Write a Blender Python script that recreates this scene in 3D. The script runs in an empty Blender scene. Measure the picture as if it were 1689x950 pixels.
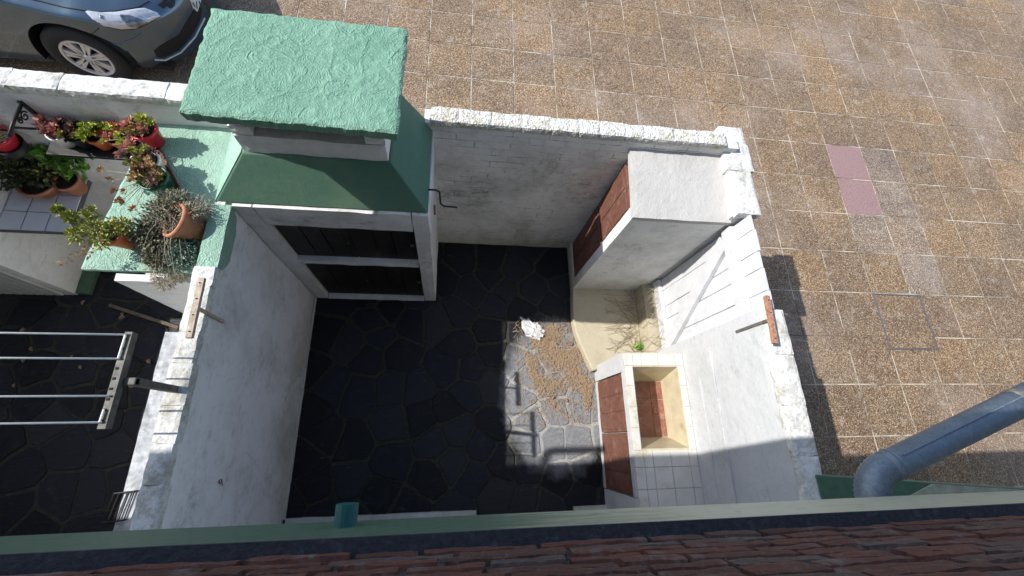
import bpy, bmesh, math, random
from mathutils import Vector, Matrix, noise
from mathutils.bvhtree import BVHTree
R = math.radians
S = bpy.context.scene
COL = S.collection
rnd = random.Random(7)

# ------------------------------------------------------------------ camera
H = 3.86                      # metres above the paving (paving tiles are 0.5 m)
RV = Vector((-0.338918992, -0.145445987, 0.00631034567)); FPX = 700.08
rot = Matrix.Rotation(RV.length, 3, RV.normalized()) @ Matrix(((1, 0, 0), (0, -1, 0), (0, 0, -1)))
C2W = rot.transposed()        # cv camera axes -> world
cam = bpy.data.cameras.new('camera'); camo = bpy.data.objects.new('camera', cam); COL.objects.link(camo)
cx, cy, cz = C2W.col[0], C2W.col[1], C2W.col[2]
m = Matrix.Identity(4)
for i in range(3):
    m[i][0] = cx[i]; m[i][1] = -cy[i]; m[i][2] = -cz[i]
m[0][3], m[1][3], m[2][3] = 0, 0, H
camo.matrix_world = m
cam.sensor_width = 36; cam.lens = 36 * FPX / 1689; cam.clip_start = 0.03; cam.clip_end = 2000
S.camera = camo
# ------------------------------------------------------------------ light
SUN = Vector((-1.06, 0.117, 1.0)).normalized()
w = bpy.data.worlds.new('World'); S.world = w; w.use_nodes = True
wn = w.node_tree; bg = wn.nodes['Background']
sky = wn.nodes.new('ShaderNodeTexSky'); sky.sky_type = 'NISHITA'; sky.sun_disc = False
sky.sun_elevation = math.asin(SUN.z); sky.sun_rotation = math.atan2(SUN.x, SUN.y)
wn.links.new(sky.outputs[0], bg.inputs[0]); bg.inputs[1].default_value = 0.13
sl = bpy.data.lights.new('sun', 'SUN'); so = bpy.data.objects.new('sun', sl); COL.objects.link(so)
sl.energy = 3.35; sl.angle = R(0.45); sl.color = (1.0, 0.965, 0.91)
so.rotation_euler = SUN.to_track_quat('Z', 'Y').to_euler(); so.location = SUN * 20
S.view_settings.view_transform = 'Standard'; S.view_settings.look = 'None'
S.view_settings.exposure = 0.88; S.view_settings.gamma = 1.0; S.view_settings.use_curve_mapping = False

# ------------------------------------------------------------------ pixel -> place helpers
def ray(x, y):
    return C2W @ Vector(((x - 844.5) / FPX, (y - 475) / FPX, 1.0))
def onz(x, y, z):
    d = ray(x, y); return Vector((0, 0, H)) + d * ((z - H) / d.z)
def onx(x, y, X):
    d = ray(x, y); return Vector((0, 0, H)) + d * (X / d.x)
def ony(x, y, Y):
    d = ray(x, y); return Vector((0, 0, H)) + d * (Y / d.y)

# ------------------------------------------------------------------ materials
def srgb(r, g, b):
    f = lambda c: (c / 255 / 12.92) if c / 255 <= 0.04045 else ((c / 255 + 0.055) / 1.055) ** 2.4
    return (f(r), f(g), f(b), 1)
class NT:
    def __init__(s, name):
        s.m = bpy.data.materials.new(name); s.m.use_nodes = True
        s.t = s.m.node_tree; s.b = s.t.nodes['Principled BSDF']
        s.pos = s.n('ShaderNodeNewGeometry').outputs['Position']
    def n(s, typ, **kw):
        o = s.t.nodes.new(typ)
        for k, v in kw.items(): setattr(o, k, v)
        return o
    def l(s, a, b): s.t.links.new(a, b)
    def mapping(s, scale, src=None, loc=(0, 0, 0)):
        mp = s.n('ShaderNodeMapping'); mp.inputs['Scale'].default_value = scale; mp.inputs['Location'].default_value = loc
        s.l(src or s.pos, mp.inputs[0]); return mp.outputs[0]
    def noise(s, scale, detail=5, rough=.6, vec=None, dist=0):
        o = s.n('ShaderNodeTexNoise'); o.inputs['Scale'].default_value = scale; o.inputs['Detail'].default_value = detail
        o.inputs['Roughness'].default_value = rough; o.inputs['Distortion'].default_value = dist
        s.l(vec or s.pos, o.inputs['Vector']); return o.outputs['Fac']
    def vor(s, scale, vec=None, feature='F1', out='Distance'):
        o = s.n('ShaderNodeTexVoronoi', feature=feature); o.inputs['Scale'].default_value = scale
        s.l(vec or s.pos, o.inputs['Vector']); return o.outputs[out]
    def ramp(s, fac, stops, interp='LINEAR'):
        o = s.n('ShaderNodeValToRGB'); e = o.color_ramp.elements; o.color_ramp.interpolation = interp
        while len(e) < len(stops): e.new(.5)
        for i, (p, c) in enumerate(stops):
            e[i].position = p; e[i].color = c if len(c) == 4 else (*c, 1)
        s.l(fac, o.inputs[0]); return o.outputs[0]
    def val(s, fac, a, b, c=0, d=1):
        o = s.n('ShaderNodeMapRange'); 
        for i, v in enumerate((a, b, c, d)): o.inputs[i + 1].default_value = v
        s.l(fac, o.inputs[0]); return o.outputs[0]
    def mix(s, fac, a, b, blend='MIX'):
        o = s.n('ShaderNodeMix', data_type='RGBA', blend_type=blend)
        if isinstance(fac, (int, float)): o.inputs[0].default_value = fac
        else: s.l(fac, o.inputs[0])
        for k, v in ((6, a), (7, b)):
            if isinstance(v, (tuple, list)): o.inputs[k].default_value = v if len(v) == 4 else (*v, 1)
            else: s.l(v, o.inputs[k])
        return o.outputs[2]
    def math(s, op, a, b=0):
        o = s.n('ShaderNodeMath', operation=op)
        for k, v in ((0, a), (1, b)):
            if isinstance(v, (int, float)): o.inputs[k].default_value = v
            else: s.l(v, o.inputs[k])
        return o.outputs[0]
    def color(s, c):
        if isinstance(c, (tuple, list)): s.b.inputs['Base Color'].default_value = c if len(c) == 4 else (*c, 1)
        else: s.l(c, s.b.inputs['Base Color'])
    def bump(s, h, strength=.5, dist=.01):
        o = s.n('ShaderNodeBump'); o.inputs['Strength'].default_value = strength; o.inputs['Distance'].default_value = dist
        s.l(h, o.inputs['Height']); s.l(o.outputs[0], s.b.inputs['Normal'])
    def rough(s, v):
        if isinstance(v, (int, float)): s.b.inputs['Roughness'].default_value = v
        else: s.l(v, s.b.inputs['Roughness'])
MATS = {}
def plaster(name, base, stain, amt=.5, bump=.5, streak=True, joints=False, low=None, spec=.25, mould=0):
    t = NT(name); n1 = t.noise(2.3, 8, .7); n2 = t.noise(26, 6, .65); n3 = t.noise(140, 3, .6)
    c = t.mix(t.math('MULTIPLY', t.val(n1, .46, .72), amt), base, stain)
    c = t.mix(t.math('MULTIPLY', t.val(n2, .55, .75), amt * .55), c, stain)
    if streak:
        st = t.noise(7, 6, .7, t.mapping((1.1, 1.1, 3.4)))
        c = t.mix(t.math('MULTIPLY', t.val(st, .57, .78), amt * .7), c, tuple(v * .45 for v in stain[:3]))
    if mould:
        md = t.math('MULTIPLY', t.val(t.noise(1.7, 10, .78, None, .6), .53, .66), t.val(t.noise(19, 8, .8), .42, .62))
        c = t.mix(t.math('MULTIPLY', md, mould), c, (.13, .13, .115, 1))
    if low:   # dirt and damp rising from the floor, soil colour of its own
        sx = t.n('ShaderNodeSeparateXYZ'); t.l(t.pos, sx.inputs[0])
        k = t.math('ADD', sx.outputs[2], t.math('MULTIPLY', t.math('SUBTRACT', n1, .5), -.9))
        c = t.mix(t.val(k, .42, .0, 0, .55), c, low)
    h = t.math('ADD', t.math('MULTIPLY', n2, .6), t.math('MULTIPLY', n3, .35))
    if joints:
        mp = t.n('ShaderNodeCombineXYZ'); sx = t.n('ShaderNodeSeparateXYZ'); t.l(t.pos, sx.inputs[0])
        t.l(sx.outputs[0], mp.inputs[0]); t.l(sx.outputs[2], mp.inputs[1])
        br = t.n('ShaderNodeTexBrick'); t.l(mp.outputs[0], br.inputs[0]); br.inputs['Scale'].default_value = 1
        br.inputs['Brick Width'].default_value = .24; br.inputs['Row Height'].default_value = .068; br.inputs['Mortar Size'].default_value = .0035
        br.inputs['Mortar Smooth'].default_value = .6
        pit = t.math('MULTIPLY', br.outputs['Fac'], t.val(t.noise(3.1, 9, .8, t.mapping((1, 1, 3))), .51, .59))
        c = t.mix(t.math('MULTIPLY', pit, .85), c, (.05, .048, .04, 1))
        h = t.math('SUBTRACT', h, t.math('MULTIPLY', br.outputs['Fac'], .55))
    t.color(c); t.rough(.82); t.b.inputs['Specular IOR Level'].default_value = spec
    t.bump(h, bump, .012); MATS[name] = t.m; return t.m
WHITE = (.80, .80, .79, 1)
plaster('white_wall', WHITE, (.42, .42, .40, 1), .6, .5, low=(.42, .40, .27, 1), mould=.7)
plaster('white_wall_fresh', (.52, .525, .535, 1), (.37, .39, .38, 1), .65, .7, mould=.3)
plaster('white_brick_wall', (.80, .80, .77, 1), (.36, .36, .33, 1), .7, .5, joints=True, low=(.45, .44, .26, 1), mould=.85)
plaster('grey_render', (.50, .49, .47, 1), (.36, .35, .33, 1), .5, .9, streak=False)
plaster('chimney_white', (.74, .73, .71, 1), (.40, .39, .37, 1), .7, .7, streak=False, mould=.8)
plaster('bench_concrete', (.46, .41, .30, 1), (.26, .23, .16, 1), .75, .5, streak=False)
plaster('hood_green', (.085, .18, .122, 1), (.17, .25, .16, 1), .7, .2, streak=True, spec=.4)
plaster('house_white', (.55, .53, .48, 1), (.3, .28, .24, 1), .5, .4)

def coping_mat():
    t = NT('coping_rough'); a = t.noise(38, 7, .72); b = t.vor(75); c3 = t.noise(4, 4, .6); d = t.noise(11, 6, .7)
    c = t.ramp(a, [(.30, (.16, .14, .09)), (.42, (.50, .48, .40)), (.52, (.66, .65, .61)), (.9, (.72, .71, .68))])
    c = t.mix(t.val(d, .53, .68, 0, .75), c, (.30, .25, .11, 1))
    c = t.mix(t.val(c3, .45, .62, 0, .55), c, (.68, .68, .67, 1))
    t.color(c); t.rough(.9); t.bump(t.math('ADD', a, t.math('MULTIPLY', b, .7)), .9, .012); MATS['coping'] = t.m
    t = NT('coping_clean'); a = t.noise(45, 7, .7)
    c = t.ramp(a, [(.28, (.30, .29, .26)), (.44, (.58, .58, .55)), (.58, (.72, .72, .71))]); c = t.mix(t.val(t.noise(6, 9, .8), .48, .64, 0, .75), c, (.30, .28, .22, 1)); t.color(c); t.rough(.88); t.bump(a, .7, .01); MATS['coping_clean'] = t.m
coping_mat()
def crumple(name, base, light, dark):
    t = NT(name); v = t.n('ShaderNodeVectorMath', operation='ADD')
    nz = t.n('ShaderNodeTexNoise'); nz.inputs['Scale'].default_value = 5.5; nz.inputs['Detail'].default_value = 4; t.l(t.pos, nz.inputs['Vector'])
    sc = t.n('ShaderNodeVectorMath', operation='SCALE'); sc.inputs['Scale'].default_value = .22; t.l(nz.outputs['Color'], sc.inputs[0])
    t.l(t.pos, v.inputs[0]); t.l(sc.outputs[0], v.inputs[1])
    e1 = t.vor(13, v.outputs[0], 'DISTANCE_TO_EDGE'); e2 = t.vor(62, v.outputs[0], 'DISTANCE_TO_EDGE'); f = t.noise(60, 6, .7, v.outputs[0])
    m1 = t.val(t.noise(4, 3, .5), .42, .62)
    h = t.math('ADD', t.math('MULTIPLY', t.math('MULTIPLY', t.val(e1, 0, .09, 1, 0), m1), .8), t.math('MULTIPLY', t.val(e2, 0, .25, .45, 0), .9))
    h = t.math('ADD', h, t.math('MULTIPLY', f, .9))
    c = t.mix(t.val(f, .35, .65), dark, base); c = t.mix(t.val(t.noise(3, 5, .6), .45, .7, 0, .5), c, light)
    c = t.mix(t.val(t.noise(9, 8, .75), .56, .70, 0, .35), c, tuple(x * .55 for x in dark[:3]))
    t.color(c); t.rough(.7); t.bump(h, .6, .010); MATS[name] = t.m
crumple('mint_paint', (.165, .335, .235, 1), (.22, .39, .29, 1), (.115, .25, .175, 1))
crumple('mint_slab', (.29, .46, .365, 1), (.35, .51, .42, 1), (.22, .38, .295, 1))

def flat(name, col, rough=.6, var=.25, scale=20, bump=.2, metal=0, spec=.4, worn=None, wornamt=.5):
    t = NT(name); n = t.noise(scale, 6, .65); dk = tuple(v * (1 - var) for v in col[:3]); lt = tuple(min(1, v * (1 + var)) for v in col[:3])
    c = t.ramp(n, [(.3, dk), (.7, lt)])
    if worn: c = t.mix(t.math('MULTIPLY', t.val(t.noise(scale * .35, 8, .75), .55, .66), wornamt), c, worn)
    t.color(c); t.rough(rough); t.b.inputs['Metallic'].default_value = metal; t.b.inputs['Specular IOR Level'].default_value = spec
    if bump: t.bump(n, bump, .006)
    MATS[name] = t.m; return t.m
flat('sunlit_strip_pale', (.40, .42, .45), .75, .45, 18, .8, worn=(.15, .16, .17, 1), wornamt=.7)
flat('slot_dark', (.02, .02, .018), .95, .2)
flat('door_black', (.014, .011, .009), .55, .5, 14, .3, worn=(.10, .095, .085, 1), wornamt=.35)
flat('door_brown', (.15, .065, .045), .6, .3, 24, .5, worn=(.34, .26, .22, 1), wornamt=.4)
flat('iron_black', (.012, .012, .012), .5, .3, 40, .2)
flat('rust', (.36, .18, .11), .85, .5, 60, .7, worn=(.56, .44, .38, 1), wornamt=.8)
flat('rod_white', (.85, .83, .76), .4, .1, 60, .05)
flat('rack_metal', (.11, .105, .09), .6, .4, 40, .4, worn=(.36, .34, .30, 1), wornamt=.5)
flat('wood_old', (.42, .34, .26), .85, .3, 40, .6, worn=(.66, .62, .55, 1), wornamt=.7)
flat('wood_dark', (.13, .10, .075), .9, .4, 30, .6)
flat('gate_paint', (.57, .58, .60), .55, .1, 14, .3, worn=(.42, .44, .44, 1), wornamt=.5)
flat('tile_white', (.58, .57, .53), .35, .08, 9, .08, worn=(.42, .37, .25, 1), wornamt=.75)
flat('tile_cream', (.52, .455, .315), .35, .15, 9, .1, worn=(.40, .26, .11, 1), wornamt=.75)
flat('tile_red', (.25, .105, .07), .55, .3, 25, .3, worn=(.55, .36, .26, 1), wornamt=.45)
flat('tile_grey', (.60, .61, .64), .3, .06, 9, .04)
flat('joint_dark', (.10, .10, .11), .9, .2)
flat('joint_light', (.50, .47, .38), .9, .2)
flat('joint_sink', (.46, .43, .36), .9, .25)
flat('pot_terracotta', (.46, .20, .11), .8, .2, 30, .2); flat('pot_orange', (.55, .14, .04), .55, .15, 30, .1)
flat('pot_red', (.55, .03, .05), .35, .1, 20, 0); flat('pot_white', (.75, .75, .73), .4, .1, 20, 0); flat('pot_green', (.01, .08, .05), .3, .2, 20, 0)
flat('pot_black', (.02, .02, .02), .5, .2, 20, 0); flat('soil', (.035, .024, .016), .95, .4, 90, .8)
flat('tray_brown', (.13, .055, .04), .5, .3, 30, .1)
flat('bag_white', (.58, .57, .575), .45, .05, 30, .1)
flat('needle_brown', (.36, .25, .155), .85, .55, 160, 0); flat('dead_leaf', (.24, .15, .11), .8, .35, 60, .2); flat('twig', (.32, .26, .18), .9, .3, 60, .2)
flat('grass_green', (.18, .34, .05), .6, .4, 60, 0)
flat('plastic_teal', (.02, .10, .10), .4, .25, 20, 0)
flat('eave_wood', (.22, .12, .07), .7, .3, 15, .2)
flat('ledge_dark', (.03, .034, .045), .8, .35, 60, .7, worn=(.10, .11, .14, 1), wornamt=.5)
flat('mortar', (.06, .06, .07), .95, .35, 60, .7)
flat('flashing_pale', (.30, .31, .23), .7, .3, 12, .3)
flat('petal', (.5, .02, .05), .5, .2, 30, 0)
for nm, c in dict(leaf_green=(.13, .30, .035), leaf_olive=(.28, .29, .06), leaf_grey=(.17, .175, .115), leaf_grey2=(.30, .265, .19), leaf_teal=(.19, .27, .22),
                  leaf_pink=(.55, .24, .19), leaf_rust=(.42, .13, .05), leaf_lime=(.36, .42, .06), leaf_dark=(.035, .04, .015), leaf_tan=(.42, .27, .13), leaf_purple=(.20, .11, .09)).items():
    t = NT(nm); n = t.noise(45, 3, .6); t.color(t.ramp(n, [(.3, tuple(v * .55 for v in c)), (.7, tuple(min(1, v * 1.4) for v in c))])); t.rough(.5)
    MATS[nm] = t.m
def fascia_mat():
    t = NT('fascia_green'); n = t.noise(6, 8, .75, t.mapping((.7, 1, 5))); n2 = t.noise(40, 5, .6)
    c = t.ramp(n2, [(.3, (.05, .098, .066)), (.7, (.08, .135, .095))])
    sx = t.n('ShaderNodeSeparateXYZ'); t.l(t.pos, sx.inputs[0])
    # bounced sunlight painted in as a patchy pale stretch right of the patio door
    k = t.math('ADD', t.val(sx.outputs[0], -.2, .75), t.math('MULTIPLY', t.math('SUBTRACT', n, .5), 1.3))
    c = t.mix(t.val(k, .35, .95, 0, .9), c, (.40, .41, .32, 1)); c = t.mix(t.val(t.noise(14, 8, .8), .55, .7, 0, .5), c, (.05, .065, .05, 1)); t.color(c); t.rough(.55); t.bump(n2, .3, .006); MATS['fascia'] = t.m
    t = NT('green_dark_paint'); n2 = t.noise(30, 5, .6); t.color(t.ramp(n2, [(.3, (.045, .10, .06)), (.7, (.07, .14, .085))])); t.rough(.5); MATS['green_dark'] = t.m
fascia_mat()
def galv():
    t = NT('galvanised'); v = t.vor(120, None, 'F1', 'Color'); n = t.noise(16, 8, .75)
    c = t.mix(.5, t.ramp(n, [(.3, (.12, .16, .21)), (.7, (.30, .36, .42))]), t.mix(.8, v, (.20, .25, .31, 1)), 'MIX')
    bw = t.n('ShaderNodeRGBToBW'); t.l(c, bw.inputs[0]); c = t.ramp(bw.outputs[0], [(.15, (.08, .115, .16)), (.5, (.32, .38, .44))])
    t.color(c); t.rough(.55); t.b.inputs['Metallic'].default_value = .35; t.bump(n, .15, .004); MATS['galv'] = t.m
galv()
def paving(name, base_cols, grid):
    t = NT(name); oi = t.n('ShaderNodeObjectInfo')
    a = t.vor(118, None, 'F1', 'Color'); sp = t.n('ShaderNodeSeparateColor'); t.l(a, sp.inputs[0])
    d = t.vor(118); n = t.noise(1.1, 6, .7); n2 = t.noise(7, 5, .7); rn = oi.outputs['Random']
    c = t.ramp(sp.outputs[0], [(0, base_cols[0]), (.3, base_cols[1]), (.55, base_cols[2]), (.8, base_cols[3]), (1, base_cols[4])])
    c = t.mix(t.val(d, .25, .75, 0, .75), c, base_cols[5])
    if not grid:
        c = t.mix(.55, c, t.ramp(rn, [(0, (.80, .74, .72)), (.35, (1, .97, .95)), (.7, (1.0, .94, .84)), (1, (1.2, 1.05, .82))]), 'MULTIPLY')
    c = t.mix(.8, c, t.ramp(n, [(.30, (.62, .60, .62)), (.5, (.95, .92, .90)), (.66, (1.18, 1.1, 1.0))]), 'MULTIPLY')
    c = t.mix(t.val(t.noise(.55, 5, .65, t.mapping((1, 1, 1), None, (3, 5, 0))), .52, .66, 0, .35), c, (.34, .28, .24, 1))
    c = t.mix(t.val(n2, .56, .74, 0, .5), c, (.46, .42, .36, 1))          # cement haze left on the stones
    if grid:
        sx = t.n('ShaderNodeSeparateXYZ'); t.l(t.pos, sx.inputs[0]); g = None
        for k, off in ((0, .154), (1, -.053)):
            f = t.math('FRACT', t.math('ADD', t.math('MULTIPLY', t.math('SUBTRACT', sx.outputs[k], off), 2.0), 100.0))
            f = t.math('ABSOLUTE', t.math('SUBTRACT', f, .5)); f = t.math('GREATER_THAN', f, .4885)
            g = f if g is None else t.math('MAXIMUM', g, f)
        wear = t.val(t.noise(2.6, 5, .75), .40, .56)
        gc = t.mix(wear, (.14, .10, .07, 1), (.50, .455, .375, 1)); c = t.mix(g, c, gc)
    t.color(c); t.rough(.75); t.bump(t.math('SUBTRACT', 1, d), .55, .006); MATS[name] = t.m
PC = [(.07, .044, .026), (.205, .13, .074), (.315, .222, .13), (.41, .31, .195), (.66, .56, .41), (.07, .046, .03)]
paving('pebble_tile', PC, False); paving('pebble_ground', PC, True)
PW = [(.09, .06, .042), (.22, .16, .11), (.34, .275, .21), (.44, .37, .30), (.64, .59, .51), (.085, .06, .045)]
paving('pebble_tile_pale', PW, False)
flat('tile_pink', (.26, .165, .16), .85, .35, 70, .35, worn=(.20, .13, .11, 1), wornamt=.8)
def slate():
    t = NT('slate'); oi = t.n('ShaderNodeObjectInfo'); n = t.noise(5, 8, .72, None, 1.2); n2 = t.noise(45, 6, .7)
    str_ = t.noise(9, 6, .75, t.mapping((1, 5, 1)), .8)
    c = t.ramp(oi.outputs['Random'], [(0, (.004, .004, .0045)), (.35, (.007, .0075, .011)), (.7, (.012, .0135, .019)), (1, (.022, .0225, .024))])
    c = t.mix(t.val(n, .55, .72, 0, .5), c, (.034, .034, .034, 1))
    c = t.mix(t.val(str_, .60, .68, 0, .5), c, (.10, .10, .10, 1))
    # sunlit floor patch by the sink, painted paler into slate and joint colour
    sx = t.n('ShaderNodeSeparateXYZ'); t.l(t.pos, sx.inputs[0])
    def sunlit_patch(t, n, c, cols):
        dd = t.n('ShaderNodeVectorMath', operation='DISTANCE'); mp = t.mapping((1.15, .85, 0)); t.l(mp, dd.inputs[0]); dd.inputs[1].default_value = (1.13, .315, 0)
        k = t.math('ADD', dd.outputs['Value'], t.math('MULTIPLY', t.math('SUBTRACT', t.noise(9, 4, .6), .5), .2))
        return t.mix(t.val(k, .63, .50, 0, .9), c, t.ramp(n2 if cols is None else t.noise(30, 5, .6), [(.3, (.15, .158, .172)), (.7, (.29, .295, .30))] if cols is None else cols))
    c = sunlit_patch(t, n, c, None)
    t.color(c); t.rough(t.val(n2, .3, .7, .35, .62)); t.b.inputs['Specular IOR Level'].default_value = .3
    t.bump(t.math('ADD', n2, t.math('MULTIPLY', str_, 1.2)), .5, .008); MATS['slate'] = t.m
    t = NT('slate_joint'); n = t.noise(30, 6, .7); t.color(sunlit_patch(t, t.noise(5, 8, .72, None, 1.2), t.ramp(n, [(.3, (.014, .0135, .010)), (.7, (.060, .056, .041))]), [(.35, (.28, .275, .25)), (.65, (.42, .415, .39))])); t.rough(.95); t.bump(n, .6, .008); MATS['slate_joint'] = t.m
slate()
def brickm():
    t = NT('facade_brick'); oi = t.n('ShaderNodeObjectInfo'); n = t.noise(24, 8, .75, t.mapping((.6, 1, 2))); n2 = t.noise(90, 4, .6)
    c = t.ramp(oi.outputs['Random'], [(0, (.065, .027, .022)), (.35, (.125, .043, .029)), (.7, (.10, .04, .03)), (.88, (.09, .052, .042)), (1, (.085, .066, .062))])
    c = t.mix(t.val(n, .52, .68, 0, .75), c, (.035, .032, .04, 1)); c = t.mix(t.val(t.noise(13, 7, .75), .54, .68, 0, .7), c, (.17, .16, .155, 1)); c = t.mix(t.val(n2, .58, .74, 0, .5), c, (.22, .19, .18, 1))
    t.color(c); t.rough(.9); t.bump(n, .9, .012); MATS['brick'] = t.m
brickm()
def carm():
    t = NT('car_paint'); t.color((.10, .15, .19, 1)); t.rough(.27); t.b.inputs['Metallic'].default_value = .75
    t.b.inputs['Coat Weight'].default_value = .8; t.b.inputs['Coat Roughness'].default_value = .05; MATS['car_paint'] = t.m
    t = NT('lamp_glass'); n = t.noise(30, 2, .5); t.color(t.ramp(n, [(.35, (.52, .53, .55)), (.65, (.66, .67, .69))])); t.rough(.12); t.b.inputs['Metallic'].default_value = .3
    t.b.inputs['Coat Weight'].default_value = 1; MATS['lamp_glass'] = t.m
    flat('lamp_chrome', (.25, .27, .30), .15, .5, 30, 0, metal=.8); flat('car_black', (.012, .012, .013), .5, .2, 20, 0)
    flat('tyre', (.018, .018, .018), .8, .3, 60, .3); flat('rim_silver', (.60, .60, .60), .35, .06, 20, 0, metal=.4); flat('plate_white', (.68, .68, .66), .5, .05, 20, 0)
    t = NT('car_glass'); t.color((.01, .012, .014, 1)); t.rough(.05); MATS['car_glass'] = t.m
carm()

# ------------------------------------------------------------------ mesh helpers
class MB:
    def __init__(s): s.v = []; s.f = []
    def add(s, vs, fs):
        o = len(s.v); s.v += [tuple(v) for v in vs]; s.f += [tuple(i + o for i in f) for f in fs]
    def box(s, x0, x1, y0, y1, z0, z1):
        v = [(x, y, z) for z in (z0, z1) for y in (y0, y1) for x in (x0, x1)]
        s.add(v, [(0, 2, 3, 1), (4, 5, 7, 6), (0, 1, 5, 4), (2, 6, 7, 3), (0, 4, 6, 2), (1, 3, 7, 5)])
    def hexa(s, v):   # 8 corners, lower four then upper four, both counter-clockwise
        s.add(v, [(3, 2, 1, 0), (4, 5, 6, 7), (0, 1, 5, 4), (1, 2, 6, 5), (2, 3, 7, 6), (3, 0, 4, 7)])
    def prism(s, poly, z0, z1):
        n = len(poly); s.add([(x, y, z0) for x, y in poly] + [(x, y, z1) for x, y in poly],
              [tuple(range(n - 1, -1, -1)), tuple(range(n, 2 * n))] + [(i, (i + 1) % n, n + (i + 1) % n, n + i) for i in range(n)])
    def rbox(s, x0, x1, y0, y1, z0, z1, step=.06, amp=.004, freq=5, seed=0):
        """box with subdivided faces pushed about by noise: uneven, hand-made surfaces"""
        dims = (x1 - x0, y1 - y0, z1 - z0); k = [max(1, min(60, round(d / step))) for d in dims]; idx = {}
        o = Vector((seed * 3.1, seed * 7.7, seed))
        def vid(i, j, l):
            if (i, j, l) not in idx:
                p = Vector((x0 + dims[0] * i / k[0], y0 + dims[1] * j / k[1], z0 + dims[2] * l / k[2]))
                d = noise.noise_vector(p * freq + o) * amp + noise.noise_vector(p * freq * 4 + o) * amp * .45
                edge = (i in (0, k[0])) + (j in (0, k[1])) + (l in (0, k[2]))
                if edge >= 2:
                    c = Vector(((x0 + x1) / 2, (y0 + y1) / 2, (z0 + z1) / 2)); q = p - c
                    for a in range(3):
                        if (i, j, l)[a] in (0, k[a]): d[a] -= math.copysign(amp * .8, q[a])
                idx[(i, j, l)] = len(s.v); s.v.append(tuple(p + d))
            return idx[(i, j, l)]
        for i in range(k[0]):
            for j in range(k[1]):
                for l, fl in ((0, 1), (k[2], 0)):
                    q = [vid(i, j, l), vid(i + 1, j, l), vid(i + 1, j + 1, l), vid(i, j + 1, l)]; s.f.append(tuple(q[::-1] if fl else q))
        for i in range(k[0]):
            for l in range(k[2]):
                for j, fl in ((0, 0), (k[1], 1)):
                    q = [vid(i, j, l), vid(i + 1, j, l), vid(i + 1, j, l + 1), vid(i, j, l + 1)]; s.f.append(tuple(q[::-1] if fl else q))
        for j in range(k[1]):
            for l in range(k[2]):
                for i, fl in ((0, 1), (k[0], 0)):
                    q = [vid(i, j, l), vid(i, j + 1, l), vid(i, j + 1, l + 1), vid(i, j, l + 1)]; s.f.append(tuple(q[::-1] if fl else q))
    def tube(s, pts, r, n=8, cap=True):
        pts = [Vector(p) for p in pts]; rr = r if isinstance(r, (list, tuple)) else [r] * len(pts); rings = []; up = None
        for i, p in enumerate(pts):
            d = (pts[min(i + 1, len(pts) - 1)] - pts[max(i - 1, 0)]).normalized()
            if up is None: up = d.orthogonal().normalized()
            up = (up - d * up.dot(d)).normalized(); b = d.cross(up)
            rings.append([p + (up * math.cos(2 * math.pi * k / n) + b * math.sin(2 * math.pi * k / n)) * rr[i] for k in range(n)])
        o = len(s.v); s.v += [tuple(v) for q in rings for v in q]
        for i in range(len(pts) - 1):
            for k in range(n): s.f.append((o + i * n + k, o + i * n + (k + 1) % n, o + (i + 1) * n + (k + 1) % n, o + (i + 1) * n + k))
        if cap: s.f.append(tuple(o + k for k in range(n))[::-1]); s.f.append(tuple(o + (len(pts) - 1) * n + k for k in range(n)))
    def lathe(s, c, prof, n=24):
        o = len(s.v); c = Vector(c)
        for r, z in prof: s.v += [(c.x + r * math.cos(2 * math.pi * k / n), c.y + r * math.sin(2 * math.pi * k / n), c.z + z) for k in range(n)]
        for i in range(len(prof) - 1):
            for k in range(n): s.f.append((o + i * n + k, o + i * n + (k + 1) % n, o + (i + 1) * n + (k + 1) % n, o + (i + 1) * n + k))
    def leaf(s, p, d, nrm, L, W, fold=.25):
        d = d.normalized(); sd = d.cross(nrm)
        if sd.length < 1e-4: sd = d.orthogonal()
        sd.normalize(); n = sd.cross(d).normalized()
        s.add([p, p + d * L * .35 + sd * W * .5 + n * W * fold, p + d * L * .75 + sd * W * .38 + n * W * fold, p + d * L,
               p + d * L * .75 - sd * W * .38 + n * W * fold, p + d * L * .35 - sd * W * .5 + n * W * fold], [(0, 1, 2, 3), (0, 3, 4, 5)])
    def mesh(s, name, smooth=False):
        me = bpy.data.meshes.new(name); me.from_pydata(s.v, [], s.f); me.update()
        if smooth: me.polygons.foreach_set('use_smooth', [True] * len(me.polygons))
        return me
def link(o): COL.objects.link(o); return o
def thing(name, label, cat, loc=(0, 0, 0), group=None):
    o = link(bpy.data.objects.new(name, None)); o.location = loc; o.empty_display_size = .1
    o['label'] = label; o['category'] = cat
    if group: o['group'] = group
    return o
def wpos(o):
    l = Vector(o.location)
    while o.parent: o = o.parent
    return l
def child(o, parent, base=None):
    o.parent = parent
    if parent is not None:
        l = base if base is not None else (parent['_o'] if '_o' in parent else Vector(parent.location))
        o.matrix_parent_inverse = Matrix.Translation(-Vector(l))
def put(name, mb, mat, parent=None, smooth=False, label=None, bevel=0, cat=None, group=None, kind=None):
    me = mb if isinstance(mb, bpy.types.Mesh) else mb.mesh(name, smooth)
    if mat and not me.materials: me.materials.append(MATS[mat])
    o = link(bpy.data.objects.new(name, me))
    if parent is not None:
        o.parent = parent
        # children are modelled in place: cancel the root's offset (parts of parts sit at the origin of their part)
        o.matrix_parent_inverse = Matrix.Translation(-Vector(parent.location)) if parent.parent is None else Matrix.Identity(4)
    for k, v in (('label', label), ('category', cat), ('group', group), ('kind', kind)):
        if v: o[k] = v
    if bevel:
        b = o.modifiers.new('bevel', 'BEVEL'); b.width = bevel; b.segments = 2; b.limit_method = 'ANGLE'
    return o
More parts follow.
